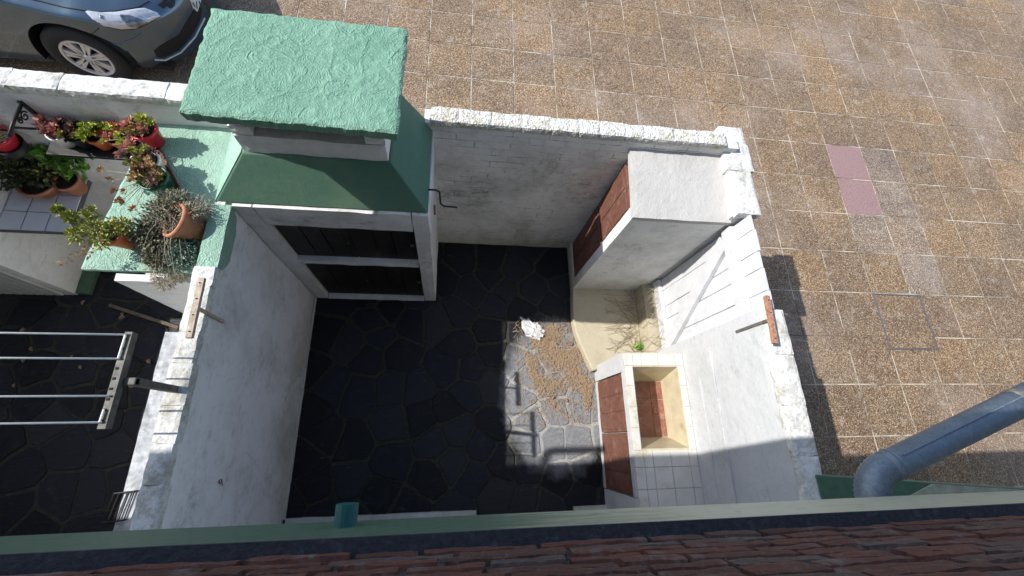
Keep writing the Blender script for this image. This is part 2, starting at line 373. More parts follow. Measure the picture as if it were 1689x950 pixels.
def box(name, dims, mat, parent=None, bevel=.004, **kw):
    b = MB(); b.box(*dims); return put(name, b, mat, parent, bevel=bevel, **kw)
def rbox(name, dims, mat, parent=None, step=.06, amp=.004, freq=5, seed=0, **kw):
    b = MB(); b.rbox(*dims, step, amp, freq, seed); return put(name, b, mat, parent, smooth=False, **kw)

# ------------------------------------------------------------------ ground and paving
b = MB(); b.add([(-400, -400, -.006), (400, -400, -.006), (400, 400, -.006), (-400, 400, -.006)], [(0, 1, 2, 3)])
pav = put('pavement', b, 'pebble_ground', kind='structure')
tb = MB(); tb.rbox(-.2448, .2448, -.2448, .2448, -.02, 0, .24, .0025, 3)
tmesh = tb.mesh('paving_tile'); tmesh.materials.append(MATS['pebble_tile'])
tpale = tmesh.copy(); tpale.materials.clear(); tpale.materials.append(MATS['pebble_tile_pale'])
tpink = tmesh.copy(); tpink.materials.clear(); tpink.materials.append(MATS['tile_pink'])
X0, Y0 = .154, -.053
cov = [onz(1440, 485, 0), onz(1519, 486, 0), onz(1545, 577, 0), onz(1467, 577, 0)]
cvx0, cvx1 = (cov[0].x + cov[3].x) / 2, (cov[1].x + cov[2].x) / 2; cvy0, cvy1 = (cov[2].y + cov[3].y) / 2, (cov[0].y + cov[1].y) / 2
def inview(x, y):
    d = rot @ (Vector((x, y, 0)) - Vector((0, 0, H)))
    if d.z <= 0: return False
    px, py = 844.5 + FPX * d.x / d.z, 475 + FPX * d.y / d.z
    return -40 < px < 1730 and -45 < py < 860
for i in range(-12, 18):
    for j in range(-2, 16):
        x, y = X0 + .5 * (i + .5), Y0 + .5 * (j + .5)
        if not inview(x, y) or (x < 2.2 and y < 2.1): continue
        me = tmesh; ci, rj = i, 8 - j          # column / row as counted along the photo's grid
        if ci == 9 and rj in (2, 3): me = tpink
        elif (ci, rj) in ((10, 2), (10, 3), (9, 4), (10, 4), (10, 5)): me = tpale
        o = put('paving_tile', me, None, pav)
        o.location = (x + rnd.uniform(-.003, .003), y + rnd.uniform(-.003, .003), rnd.uniform(-.0015, .0015)); o.rotation_euler[2] = rnd.choice((0, 1, 2, 3)) * math.pi / 2 + rnd.uniform(-.006, .006)
t = thing('inspection_cover', 'square paving inspection cover in a thin dark metal frame', 'drain cover', (cvx0, cvy0, 0))
b = MB()
for d in ((cvx0, cvx1, cvy0, cvy0 + .014), (cvx0, cvx1, cvy1 - .014, cvy1), (cvx0, cvx0 + .014, cvy0 + .014, cvy1 - .014), (cvx1 - .014, cvx1, cvy0 + .014, cvy1 - .014)): b.box(*d, -.004, .007)
put('frame', b, 'joint_dark', t); box('lid', (cvx0 + .017, cvx1 - .017, cvy0 + .017, cvy1 - .017, -.004, .005), 'pebble_tile', t)

# ------------------------------------------------------------------ slate floors: every flag a piece
def clip(poly, a, bb, c):
    out = []; n = len(poly)
    for i in range(n):
        p, q = poly[i], poly[(i + 1) % n]; dp = a * p[0] + bb * p[1] - c; dq = a * q[0] + bb * q[1] - c
        if dp <= 0: out.append(p)
        if dp * dq < 0:
            t = dp / (dp - dq); out.append((p[0] + (q[0] - p[0]) * t, p[1] + (q[1] - p[1]) * t))
    return out
def flags(parent, x0, x1, y0, y1, spacing, seed):
    r = random.Random(seed); pts = []
    for _ in range(6000):
        p = (r.uniform(x0, x1), r.uniform(y0, y1)); sp = spacing * (.45 + .75 * r.random() ** .8)
        if all((p[0] - q[0]) ** 2 + (p[1] - q[1]) ** 2 > sp * sp for q in pts): pts.append(p)
    for p in pts:
        poly = [(x0, y0), (x1, y0), (x1, y1), (x0, y1)]
        for q in pts:
            if q is p: continue
            dx, dy = q[0] - p[0], q[1] - p[1]; L = math.hypot(dx, dy)
            if L > spacing * 4: continue
            a, bb = dx / L, dy / L; g = .004 + .012 * abs(math.sin(17 * (p[0] + q[0]) + 31 * (p[1] + q[1])))
            poly = clip(poly, a, bb, a * (p[0] + q[0]) / 2 + bb * (p[1] + q[1]) / 2 - g)
            if len(poly) < 3: break
        if len(poly) < 3: continue
        sub = []
        n = len(poly)
        for i in range(n):            # cut corners and wobble the edges
            a, c = Vector((*poly[i], 0)), Vector((*poly[(i + 1) % n], 0)); L = (c - a).length
            if L < .03: sub.append(a.lerp(c, .5)); continue
            e = min(.12, .012 / L)
            for k in ([e, .35, .65, 1 - e] if L > .15 else [e, 1 - e]):
                v = a.lerp(c, k); v += (noise.noise_vector(v * 7 + Vector((seed, 0, 0))) * .014 + noise.noise_vector(v * 25) * .006); sub.append(Vector((v.x, v.y, 0)))
        ctr = sum(sub, Vector()) / len(sub); b = MB(); dz = r.uniform(-.0015, .003); n = len(sub)
        tx, ty = r.uniform(-.012, .012), r.uniform(-.012, .012)
        top = [(v.x - ctr.x, v.y - ctr.y, .008 + dz + tx * (v.x - ctr.x) + ty * (v.y - ctr.y)) for v in sub]
        b.add([(x * 1.0, y * 1.0, -.006) for x, y, z in top] + [(x, y, z - .003) for x, y, z in top] + [(x * .965, y * .965, z) for x, y, z in top],
              [(i, (i + 1) % n, n + (i + 1) % n, n + i) for i in range(n)] + [(n + i, n + (i + 1) % n, 2 * n + (i + 1) % n, 2 * n + i) for i in range(n)] + [tuple(range(2 * n, 3 * n))])
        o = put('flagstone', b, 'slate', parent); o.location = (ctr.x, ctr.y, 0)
b = MB(); b.add([(-1.215, -.62, 0), (1.99, -.62, 0), (1.99, 1.87, 0), (-1.215, 1.87, 0)], [(0, 1, 2, 3)])
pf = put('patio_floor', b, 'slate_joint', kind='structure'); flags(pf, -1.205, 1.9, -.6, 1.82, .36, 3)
b = MB(); b.add([(-4.2, -.62, 0), (-1.30, -.62, 0), (-1.30, 1.87, 0), (-4.2, 1.87, 0)], [(0, 1, 2, 3)])
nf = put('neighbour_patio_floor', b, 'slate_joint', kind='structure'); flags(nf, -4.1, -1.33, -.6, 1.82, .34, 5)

# ------------------------------------------------------------------ garden walls
_cv = {}
def coping(parent, axis, a0, a1, c0, c1, z, size, mat, seed, h=.028, over=.004):
    r = random.Random(seed); a = a0
    while a < a1 - .02:
        L = min(size * r.uniform(.8, 1.25), a1 - a)
        if a1 - a - L < .06: L = a1 - a
        b = MB(); ov = r.uniform(0, over * 2)
        d = (a - .003, a + L + .003, c0 - ov * r.random(), c1 + ov) if axis == 'x' else (c0 - ov * r.random(), c1 + ov, a - .003, a + L + .003)
        b.rbox(*d, z - .03, z + h * r.uniform(.9, 1.06), .022, .005, 16, r.randrange(99))
        put('coping_brick', b, mat, parent); a += L
# wall at the back of the patio
bw = thing('garden_wall', 'white painted brick wall with mossy coping at the back of the patio', 'wall', (.83, 1.88, 0), 'white patio walls')
rbox('wall', (-.2, 1.92, 1.825, 1.93, -.02, 1.70), 'white_brick_wall', bw, .05, .005, 6, 1)
coping(bw, 'x', -.16, 1.80, 1.82, 1.925, 1.705, .17, 'coping', 11)
# wall between the two patios
lw = thing('garden_wall', 'long white dividing wall in shade with rough coping, left of the slate patio', 'wall', (-1.26, .6, 0), 'white patio walls')
rbox('wall', (-1.312, -1.212, -.62, 1.9, -.02, 1.595), 'white_wall', lw, .06, .004, 4, 2)
coping(lw, 'y', -.6, .86, -1.31, -1.213, 1.60, .19, 'coping_clean', 12, .032)
b = MB(); b.rbox(-1.213, -1.196, -.56, 1.215, 0, .035, .05, .002, 8, 3); put('skirting', b, 'white_wall', lw)
b = MB()
for k in range(16):
    a = k / 15 * 5.2 + .6; b.v.append((-1.203, -.195 + .011 * math.cos(a) * 1.0, 1.15 + .016 * math.sin(a)))
pts = list(b.v); b = MB(); b.tube(pts + [(-1.198, -.22, 1.13)], .0022, 6); put('hook', b, 'iron_black', lw)
# wall on the drive side with the gate opening
rw = thing('garden_wall', 'sunlit white wall on the paved drive side, joined to the board gate', 'wall', (1.92, .1, 0), 'white patio walls')
rbox('wall', (1.855, 1.985, -.62, .715, -.02, 1.62), 'white_wall_fresh', rw, .06, .005, 5, 4)
coping(rw, 'y', -.60, .70, 1.862, 1.992, 1.625, .24, 'coping_clean', 14, .03, .012)
rbox('wall', (1.84, 1.985, 1.36, 2.0, -.02, 1.615), 'white_wall_fresh', rw, .05, .006, 6, 5)
coping(rw, 'y', 1.35, 2.05, 1.835, 2.005, 1.62, .27, 'coping_clean', 15, .035, .014)
b = MB(); b.rbox(1.845, 1.856, -.6, .53, .86, .885, .05, .0015, 6, 6); b.rbox(1.838, 1.856, -.6, .56, 1.04, 1.075, .05, .003, 9, 7); put('render_band', b, 'white_wall_fresh', rw)
# neighbour's walls
nw = thing('garden_wall', 'white wall behind the flower pots with bright coping, below the parked car', 'wall', (-2.7, 1.88, 0), 'white patio walls')
rbox('wall', (-4.3, -1.2, 1.825, 1.93, -.02, 1.68), 'white_wall', nw, .08, .005, 5, 8)
coping(nw, 'x', -4.3, -1.10, 1.82, 1.94, 1.685, .26, 'coping_clean', 16, .035)
sw = thing('garden_wall', 'white side wall closing off the neighbouring patio at the far left', 'wall', (-4.15, .6, 0), 'white patio walls')
rbox('wall', (-4.22, -4.10, -.62, 1.82, -.02, 1.66), 'white_wall', sw, .15, .005, 4, 9)

# ------------------------------------------------------------------ barbecue with chimney
g = thing('barbecue', 'brick barbecue with dark doors, green hood and mint chimney cap', 'barbecue', (-.67, 1.5, 0))
b = MB(); fy = 1.218
b.rbox(-1.208, -1.10, fy, 1.30, 0, 1.628, .05, .004, 7, 1); b.rbox(-.245, -.142, fy, 1.83, 0, 1.628, .05, .004, 7, 2)
b.rbox(-1.10, -.245, fy, 1.83, 1.415, 1.628, .05, .004, 7, 3); b.rbox(-1.10, -.245, fy + .004, 1.83, .805, .872, .05, .005, 7, 4)
b.box(-1.10, -.245, 1.32, 1.82, .02, 1.40); b.rbox(-1.10, -.245, fy - .006, 1.33, -.01, .022, .05, .003, 7, 5)
put('body', b, 'chimney_white', g)
for z0, z1 in ((.025, .80), (.876, 1.412)):
    for x0, x1 in ((-1.098, -.675), (-.671, -.247)):
        d = box('door', (x0, x1, 1.262, 1.285, z0, z1), 'door_black', g)
        for q in range(3):
            xa = x0 + .03 + q * (x1 - x0 - .06) / 3; box('panel', (xa + .006, xa + (x1 - x0 - .06) / 3 - .006, 1.254, 1.264, z0 + .05, z1 - .05), 'door_black', d, .003)
        box('latch', ((-.70 if x0 < -1 else -.29), (-.69 if x0 < -1 else -.262), 1.245, 1.256, (z0 + z1) / 2 - .01, (z0 + z1) / 2 + .012), 'rack_metal', d, .002)
b = MB(); n = 14
P = lambda u, v, zz: None
b.hexa([(-1.285, 1.236, 1.63), (-.146, 1.236, 1.63), (-.146, 1.86, 1.63), (-1.285, 1.86, 1.63), (-1.062, 1.37, 1.905), (-.335, 1.37, 1.905), (-.335, 1.86, 1.905), (-1.062, 1.86, 1.905)])
put('hood', b, 'hood_green', g, bevel=.008)
# thin plate over the left slope of the hood, in the slab's lighter mint
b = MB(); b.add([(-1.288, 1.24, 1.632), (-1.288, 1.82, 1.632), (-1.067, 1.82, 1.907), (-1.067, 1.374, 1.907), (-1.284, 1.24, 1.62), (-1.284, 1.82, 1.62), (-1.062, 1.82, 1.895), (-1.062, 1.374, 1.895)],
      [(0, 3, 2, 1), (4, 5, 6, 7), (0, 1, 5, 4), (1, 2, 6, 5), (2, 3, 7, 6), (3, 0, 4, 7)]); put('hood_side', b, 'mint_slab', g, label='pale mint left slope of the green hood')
b = MB(); b.rbox(-1.053, -.343, 1.376, 1.85, 1.89, 2.035, .04, .006, 9, 1); b.rbox(-1.053, -.95, 1.376, 1.85, 2.035, 2.10, .04, .005, 9, 2)
b.rbox(-.445, -.343, 1.376, 1.85, 2.035, 2.10, .04, .005, 9, 3); b.box(-.95, -.445, 1.66, 1.85, 2.035, 2.10); b.box(-.948, -.447, 1.50, 1.66, 2.02, 2.037); b.rbox(-1.053, -.343, 1.372, 1.85, 2.10, 2.26, .04, .005, 9, 4)
sh = put('chimney', b, 'chimney_white', g); box('flue_opening', (-.949, -.446, 1.62, 1.657, 2.032, 2.103), 'slot_dark', sh)
b = MB(); N, M_ = 96, 66; cz0, cz1 = 2.243, 2.298
c00, c10, c11, c01 = [Vector(v) for v in ((-1.121, 1.270, 0), (-.252, 1.252, 0), (-.247, 1.868, 0), (-1.115, 1.86, 0))]
def capv(i, j, z):
    u, v = i / N, j / M_; p = c00.lerp(c10, u).lerp(c01.lerp(c11, u), v)
    e = min(i, N - i, j, M_ - j); q = Vector((p.x, p.y, 0))
    if e == 0: p += noise.noise_vector(q * 22) * .007 + noise.noise_vector(q * 60) * .003
    rg = 1 - abs(noise.noise(q * 7 + Vector((3, 1, 0)))) * 2
    return (p.x, p.y, z + noise.noise(q * 4) * .003 + max(0, rg - .80) * .012 + noise.noise(q * 26) * .003 - (.008 if e == 0 else .002 if e == 1 else 0))
top = [[len(b.v) + i * (M_ + 1) + j for j in range(M_ + 1)] for i in range(N + 1)]
for i in range(N + 1):
    for j in range(M_ + 1): b.v.append(capv(i, j, cz1))
for i in range(N):
    for j in range(M_): b.f.append((top[i][j], top[i + 1][j], top[i + 1][j + 1], top[i][j + 1]))
loop = [top[i][0] for i in range(N)] + [top[N][j] for j in range(M_)] + [top[i][M_] for i in range(N, 0, -1)] + [top[0][j] for j in range(M_, 0, -1)]
o = len(b.v); ctr = Vector((-.685, 1.56, 0))
for k in loop:
    v = Vector(b.v[k]); d = (ctr - v); d.z = 0; v = v + d.normalized() * .006; b.v.append((v.x, v.y, cz0))
L = len(loop)
for k in range(L): b.f.append((loop[k], o + k, o + (k + 1) % L, loop[(k + 1) % L]))
b.f.append(tuple(o + k for k in range(L))[::-1])
put('chimney_cap', b, 'mint_paint', g)
b = MB(); p0 = onx(712, 313, -.13); b.tube([(-.15, p0.y, p0.z), (-.105, p0.y, p0.z), (-.085, p0.y, p0.z - .02), (-.082, p0.y + .002, p0.z - .15), (-.065, p0.y, p0.z - .175), (.02, p0.y - .002, p0.z - .18)], .006, 8)
put('crank_handle', b, 'iron_black', g, smooth=True)
b = MB(); p1 = onx(716, 345, -.138); b.box(-.145, -.128, p1.y - .012, p1.y + .012, p1.z - .06, p1.z + .04); put('hinge', b, 'rust', g)

# ------------------------------------------------------------------ corner cupboard
c = thing('masonry_cupboard', 'tall white masonry cupboard with brown side doors in the patio corner', 'cupboard', (1.5, 1.6, 0))
def slopebox(b, x0, x1, y0, y1, z0, zf, zb, k=.045):
    q = MB(); q.rbox(x0, x1, y0, y1, z0, zf, k, .0035, 7, 3)
    b.add([(x, y, z + (zb - zf) * max(0, min(1, (y - 1.35) / .49)) * (z - z0) / (zf - z0)) for x, y, z in q.v], q.f)
b = MB(); slopebox(b, 1.20, 1.86, 1.352, 1.84, .09, 1.50, 1.585); slopebox(b, 1.166, 1.205, 1.35, 1.44, .09, 1.50, 1.52)
b.rbox(1.168, 1.205, 1.35, 1.83, .09, .14, .05, .003, 7, 1); b.rbox(1.170, 1.205, 1.43, 1.46, .90, .935, .05, .002, 7, 1); put('body', b, 'white_wall', c)
b = MB(); q = MB(); q.rbox(1.160, 1.868, 1.342, 1.845, 1.495, 1.535, .04, .003, 8, 5)
b.add([(x, y, z + .085 * (y - 1.35) / .49) for x, y, z in q.v], q.f); put('top', b, 'grey_render', c)
for z0, z1 in ((.15, .905), (.93, 1.485)):
    d = box('door', (1.176, 1.196, 1.445, 1.80, z0, z1), 'door_brown', c, .003)
    for q in range(2):
        ya = 1.455 + q * .17; box('panel', (1.170, 1.178, ya, ya + .155, z0 + .04, z1 - .04), 'door_brown', d, .003)
# concrete bench with the curved edge
pts = [onz(x, y, .1) for x, y in ((945, 478), (945, 505), (946, 530), (950, 548), (957, 567), (966, 587), (978, 612))]
poly = [(p.x, p.y) for p in pts] + [(1.44, .60), (1.80, .60), (1.80, 1.83), (1.16, 1.83)]
b = MB(); b.prism(poly[::-1], -.01, .1); put('concrete_bench', b, 'bench_concrete', bevel=.012, label='low curved concrete plinth between the corner cupboard and the sink', cat='plinth')
# ------------------------------------------------------------------ gate
t = thing('gate_step', 'worn concrete step under the white board gate', 'step', (1.87, 1.03, 0)); rbox('step', (1.80, 1.93, .62, 1.36, 0, .27), 'bench_concrete', t, .05, .004, 8, 2)
gt = thing('garden_gate', 'white vertical board gate with diagonal brace, opening to the drive', 'gate', (1.90, 1.0, .29))
ys = [.70, .82, .97, 1.085, 1.235, 1.345]
for k in range(5):
    b = MB(); b.rbox(1.908, 1.930, ys[k] + .0003, ys[k + 1] - .0003, .30, 1.66 + rnd.uniform(-.008, .01), .09, .002, 5, k); put('board', b, 'gate_paint', gt, bevel=.003)
rbox('rail', (1.872, 1.907, .705, 1.34, 1.40, 1.50), 'gate_paint', gt, .08, .002, 6, 1); rbox('rail', (1.872, 1.907, .705, 1.34, .34, .44), 'gate_paint', gt, .08, .002, 6, 2)
b = MB(); a, e = Vector((1.872, 1.27, 1.40)), Vector((1.872, .745, .44)); dv = (e - a).normalized(); sd = Vector((1, 0, 0)).cross(dv) * .055; th = Vector((.035, 0, 0))
b.hexa([a - sd, a + sd, e + sd, e - sd, a - sd + th, a + sd + th, e + sd + th, e - sd + th]); put('brace', b, 'gate_paint', gt, bevel=.003)
for y_, z_ in ((1.16, 1.46), (.90, 1.46), (.77, 1.45), (1.0, .93)):
    b = MB(); q = MB(); q.lathe((0, 0, 0), [(0, .004), (.004, .003), (.006, 0)], 8); b.add([(1.873 - z if True else 0, y_ + x, z_ + y) for x, y, z in q.v], q.f); put('bolt', b, 'grey_render', gt)

# ------------------------------------------------------------------ laundry sink
s = thing('laundry_sink', 'tiled white laundry sink with rust red basin floor and brown doors', 'sink', (1.6, .05, 0))
b = MB(); sx0, sx1, ZT = 1.345, 1.855, .685
bx0, bx1, by0, by1 = 1.425, 1.795, -.097, .505
b.rbox(sx0, sx0 + .05, .47, .615, 0, ZT, .05, .0035, 8, 1); b.rbox(sx0, sx0 + .05, -.60, -.425, 0, ZT, .05, .0035, 8, 2)
b.rbox(sx0, sx0 + .05, -.425, .47, .63, ZT, .05, .003, 8, 3); b.rbox(sx0, sx0 + .05, -.425, .47, 0, .045, .05, .003, 8, 4)
b.box(sx0 + .05, sx1, .525, .615, 0, ZT); b.box(sx0 + .05, sx1, -.60, -.12, 0, ZT); b.box(sx0 + .05, sx0 + .056, -.12, .525, 0, ZT - .02); b.box(1.83, sx1, -.12, .525, 0, ZT); b.box(sx0 + .06, 1.83, -.12, .525, 0, .34)
put('body', b, 'white_wall_fresh', s)
b = MB(); top = [(bx0, by0), (bx1, by0), (bx1, by1), (bx0, by1)]; bot = [(1.555, -.02), (1.80, -.02), (1.80, .43), (1.555, .43)]; ob = [(sx0 + .056, -.12), (1.83, -.12), (1.83, .525), (sx0 + .056, .525)]
b.add([(x, y, ZT + .004) for x, y in top] + [(x, y, .375) for x, y in bot] + [(x, y, ZT + .004) for x, y in ob] + [(x, y, .34) for x, y in ob],
      [(0, 1, 5, 4), (1, 2, 6, 5), (2, 3, 7, 6), (3, 0, 4, 7)] + [(8 + k, 8 + (k + 1) % 4, (k + 1) % 4, k) for k in range(4)] + [(4, 5, 6, 7)])
ba = put('basin', b, 'tile_cream', s, label='cream tiled sloping basin walls stained yellow')
xs = [1.556, 1.69, 1.799]; yy = [-.019, .13, .28, .429]
for i in range(2):
    for j in range(3): box('floor_tile', (xs[i] + .002, xs[i + 1] - .002, yy[j] + .002, yy[j + 1] - .002, .376, .382), 'tile_red', ba, .001)
b = MB(); b.lathe((1.725, .19, .382), [(.0, .001), (.012, .002), (.016, .006), (.024, .006), (.026, 0)], 20); put('drain', b, 'rust', ba, smooth=True)
b = MB(); b.box(sx0 + .008, sx1 - .002, -.60, -.105, ZT, ZT + .003); b.box(sx0 + .008, sx1 - .002, .512, .612, ZT, ZT + .003)
b.box(sx0 + .008, bx0 - .003, -.105, .512, ZT, ZT + .003); b.box(bx1 + .003, sx1 - .002, -.105, .512, ZT, ZT + .003); put('tile_bed', b, 'joint_sink', s)
def tile(x0, x1, y0, y1): box('counter_tile', (x0 + .0015, x1 - .0015, y0 + .0015, y1 - .0015, ZT + .003, ZT + .010), 'tile_white', s, .002)
cxs = [1.355, 1.43, 1.50, 1.64, 1.785, 1.853]
for i in range(5):
    tile(cxs[i], cxs[i + 1], .512, .61)
    for y0, y1 in ((-.225, -.108), (-.37, -.225), (-.50, -.37), (-.60, -.50)): tile(cxs[i], cxs[i + 1], y0, y1)
for y0, y1 in ((-.108, .05), (.05, .20), (.20, .36), (.36, .512)): tile(1.355, bx0 - .004, y0, y1); tile(bx1 + .004, 1.853, y0, y1)
for y0, y1 in ((.025, .462), (-.42, .018)):
    d = box('door', (1.353, 1.375, y0, y1, .05, .625), 'door_brown', s, .004)
    for q in range(3):
        ya = y0 + .02 + q * (y1 - y0 - .04) / 3; rbox('plank', (1.344, 1.355, ya + .002, ya + (y1 - y0 - .04) / 3 - .002, .07, .605), 'door_brown', d, .05, .002, 12, q)

# ------------------------------------------------------------------ clothes-line posts and rack
def tpost(label, foot, ztop, ylen, barmat, stem, tilt=0, zoff=0, yo=0):
    t = thing('clothesline_post', label, 'line post', foot, 'T shaped clothesline posts')
    b = MB(); b.box(foot[0] - .006, foot[0] + .006, foot[1] - .008, foot[1] + .008, foot[2], ztop - .012); put('stem', b, stem, t)
    b = MB(); b.rbox(-.015, .015, -ylen / 2, ylen / 2, -.012, .012, .03, .0015, 30, 2); cs, sn = math.cos(tilt), math.sin(tilt)
    b.v = [(foot[0] + x * cs - y * sn, foot[1] + yo + x * sn + y * cs, ztop + z) for x, y, z in b.v]; put('crossbar', b, barmat, t)
    for k in range(4):
        b = MB(); y = -ylen / 2 + .03 + k * (ylen - .06) / 3; b.box(foot[0] - .0025 - y * sn, foot[0] + .0025 - y * sn, foot[1] + yo + y - .0025, foot[1] + yo + y + .0025, ztop + .010, ztop + .016)
        put('line_hole', b, 'slot_dark', t)
tpost('wooden T-shaped clothesline post on the shaded dividing wall', (-1.203, .612, 1.46), 1.725, .30, 'wood_old', 'wood_old', .02)
tpost('rusty iron T-shaped clothesline post on the sunlit right wall', (1.848, .622, 1.39), 1.705, .29, 'rust', 'rack_metal', -.05)
t = thing('drying_rack', 'white rod drying rack on a perforated bar over the dark neighbouring patio', 'drying rack', (-1.262, .25, 1.62))
b = MB(); b.box(-1.285, -1.245, .225, .255, 1.60, 1.93); put('post', b, 'rack_metal', t, bevel=.004)
b = MB(); pa, pb = onz(213, 553, 1.93), onz(188, 703, 1.93); xm = (pa.x + pb.x) / 2
b.box(xm - .004, xm + .004, pb.y - .01, pa.y + .01, 1.915, 1.95); b.box(xm - .024, xm - .004, pb.y - .01, pa.y + .01, 1.944, 1.95); bar = put('perforated_bar', b, 'rack_metal', t)
b = MB(); b.box(xm, -1.245, .228, .252, 1.905, 1.925); put('bracket', b, 'rack_metal', t)
for k in range(9):
    y = pb.y + .02 + k * (pa.y - pb.y - .04) / 8; b = MB(); b.box(xm - .020, xm - .010, y - .005, y + .005, 1.9498, 1.9525); put('hole', b, 'slot_dark', bar)
ry = [onz(120, 553, 1.93).y, onz(120, 593, 1.93).y, onz(100, 654.5, 1.93).y, onz(100, 698, 1.93).y]
for y in ry:
    b = MB(); b.tube([(xm - .01, y, 1.957), (-4.11, y, 1.957)], .0042, 8); put('rod', b, 'rod_white', t, smooth=True)
for ya, yb_ in ((ry[0], ry[1]), (ry[2] - .05, ry[3])):
    b = MB(); b.tube([(xm - .014, ya, 1.957), (xm - .016, yb_, 1.957)], .004, 8); put('end_rod', b, 'rod_white', t)

# ------------------------------------------------------------------ neighbour's corner: box, slab, grill, shelves
t = thing('storage_box', 'white masonry box under a rough mint green slab holding flower pots', 'storage box', (-1.62, 1.35, 0))
b = MB(); b.rbox(-1.96, -1.315, .905, .955, 0, 1.225, .06, .004, 6, 1); b.box(-1.80, -1.315, .95, 1.83, 0, 1.225); b.box(-1.79, -1.315, 1.0, 1.83, 1.22, 1.40); b.rbox(-1.92, -1.318, .90, .96, 1.395, 1.462, .06, .003, 6, 2); b.rbox(-1.78, -1.318, .95, 1.83, 1.39, 1.46, .06, .003, 6, 2); b.box(-1.36, -1.318, .91, 1.1, 1.22, 1.40)
put('body', b, 'white_wall', t); box('vent_slot', (-1.92, -1.365, .985, .998, 1.226, 1.394), 'slot_dark', t)
b = MB(); N, M_ = 40, 56; tl, tr, bl, br_ = Vector((-1.82, 1.835, 0)), Vector((-1.312, 1.835, 0)), Vector((-1.925, .872, 0)), Vector((-1.312, .872, 0))
o = len(b.v)
for zz in (1.50, 1.47):
    for i in range(N + 1):
        for j in range(M_ + 1):
            p = bl.lerp(br_, i / N).lerp(tl.lerp(tr, i / N), j / M_); e = min(i, N - i, j, M_ - j)
            if e == 0: p = p + noise.noise_vector(p * 20) * .005
            b.v.append((p.x, p.y, zz + (noise.noise(p * 6) * .006 + noise.noise(p * 20) * .003 - (.006 if e == 0 else 0) if zz == 1.50 else 0)))
V = lambda l, i, j: l * (N + 1) * (M_ + 1) + i * (M_ + 1) + j
for i in range(N):
    for j in range(M_): b.f.append((V(0, i, j), V(0, i + 1, j), V(0, i + 1, j + 1), V(0, i, j + 1)))
for i in range(N): b.f.append((V(0, i, 0), V(1, i, 0), V(1, i + 1, 0), V(0, i + 1, 0))); b.f.append((V(0, i, M_), V(0, i + 1, M_), V(1, i + 1, M_), V(1, i, M_)))
for j in range(M_): b.f.append((V(0, 0, j), V(0, 0, j + 1), V(1, 0, j + 1), V(1, 0, j))); b.f.append((V(0, N, j), V(1, N, j), V(1, N, j + 1), V(0, N, j + 1)))
b.f.append((V(1, 0, 0), V(1, 0, M_), V(1, N, M_), V(1, N, 0)))
slab = put('slab', b, 'mint_slab', t)
b = MB(); b.rbox(-1.318, -1.211, .862, 1.236, 1.50, 1.612, .04, .003, 9, 4); put('upstand', b, 'mint_slab', t)
ng = thing('neighbour_barbecue', 'white masonry block with a slatted shutter front in the neighbouring patio', 'barbecue', (-3.5, 1.5, 0))
rbox('body', (-4.1, -3.085, 1.185, 1.83, 0, 1.64), 'white_wall', ng, .08, .004, 5, 3)
for k in range(12): box('slat', (-4.0 + k * .072, -4.0 + k * .072 + .058, 1.165, 1.183, .06, 1.2), 'grey_render', ng, .003)
box('plinth', (-3.083, -2.985, 1.19, 1.83, 0, .05), 'green_dark', ng, label='dark green painted plinth along the base')
sh = thing('tiled_shelf', 'shelf of grey glazed square tiles carrying two leafy pots', 'shelf', (-2.86, 1.6, .8))
b = MB(); b.box(-3.084, -2.64, 1.395, 1.826, .76, .795); put('slab', b, 'joint_dark', sh)
for i in range(3):
    for j in range(3):
        x0 = -3.08 + i * .147 + .003; y0 = 1.40 + j * .143
        box('tile', (x0, x0 + .14, y0, min(y0 + .139, 1.823), .795, .803), 'tile_grey', sh, .002)
ws = thing('wall_shelf', 'narrow black shelf with succulents on the white wall', 'shelf', (-2.2, 1.76, 1.33)); box('board', (-2.45, -1.93, 1.665, 1.823, 1.315, 1.335), 'iron_black', ws)
b = MB()
for x in (-2.38, -2.0): b.box(x - .008, x + .008, 1.70, 1.823, 1.24, 1.313)
put('bracket', b, 'iron_black', ws)
hg = thing('plant_hanger', 'black scrolled wrought iron plant hanger on the white wall', 'bracket', (-2.5, 1.8, 1.5))
hp = [ony(x, y, 1.81) for x, y in ((16, 168), (22, 180), (48, 188))]
x_h = -2.42
b = MB(); b.box(x_h - .012, x_h + .012, 1.812, 1.826, 1.40, 1.60); b.tube([(x_h, 1.815, 1.585), (x_h, 1.70, 1.585), (x_h, 1.60, 1.575)], .009, 8); b.tube([(x_h, 1.815, 1.42), (x_h, 1.74, 1.47), (x_h, 1.66, 1.578)], .007, 8); put('arm', b, 'iron_black', hg, smooth=True)
b = MB()
for cy_, cz_, r0 in ((1.765, 1.545, .028), (1.725, 1.555, .018)):
    b.tube([(x_h, cy_ + r0 * (1 - k / 26) * math.cos(k * .42), cz_ + r0 * (1 - k / 26) * math.sin(k * .42)) for k in range(22)], .005, 6)
put('scroll', b, 'iron_black', hg, smooth=True)

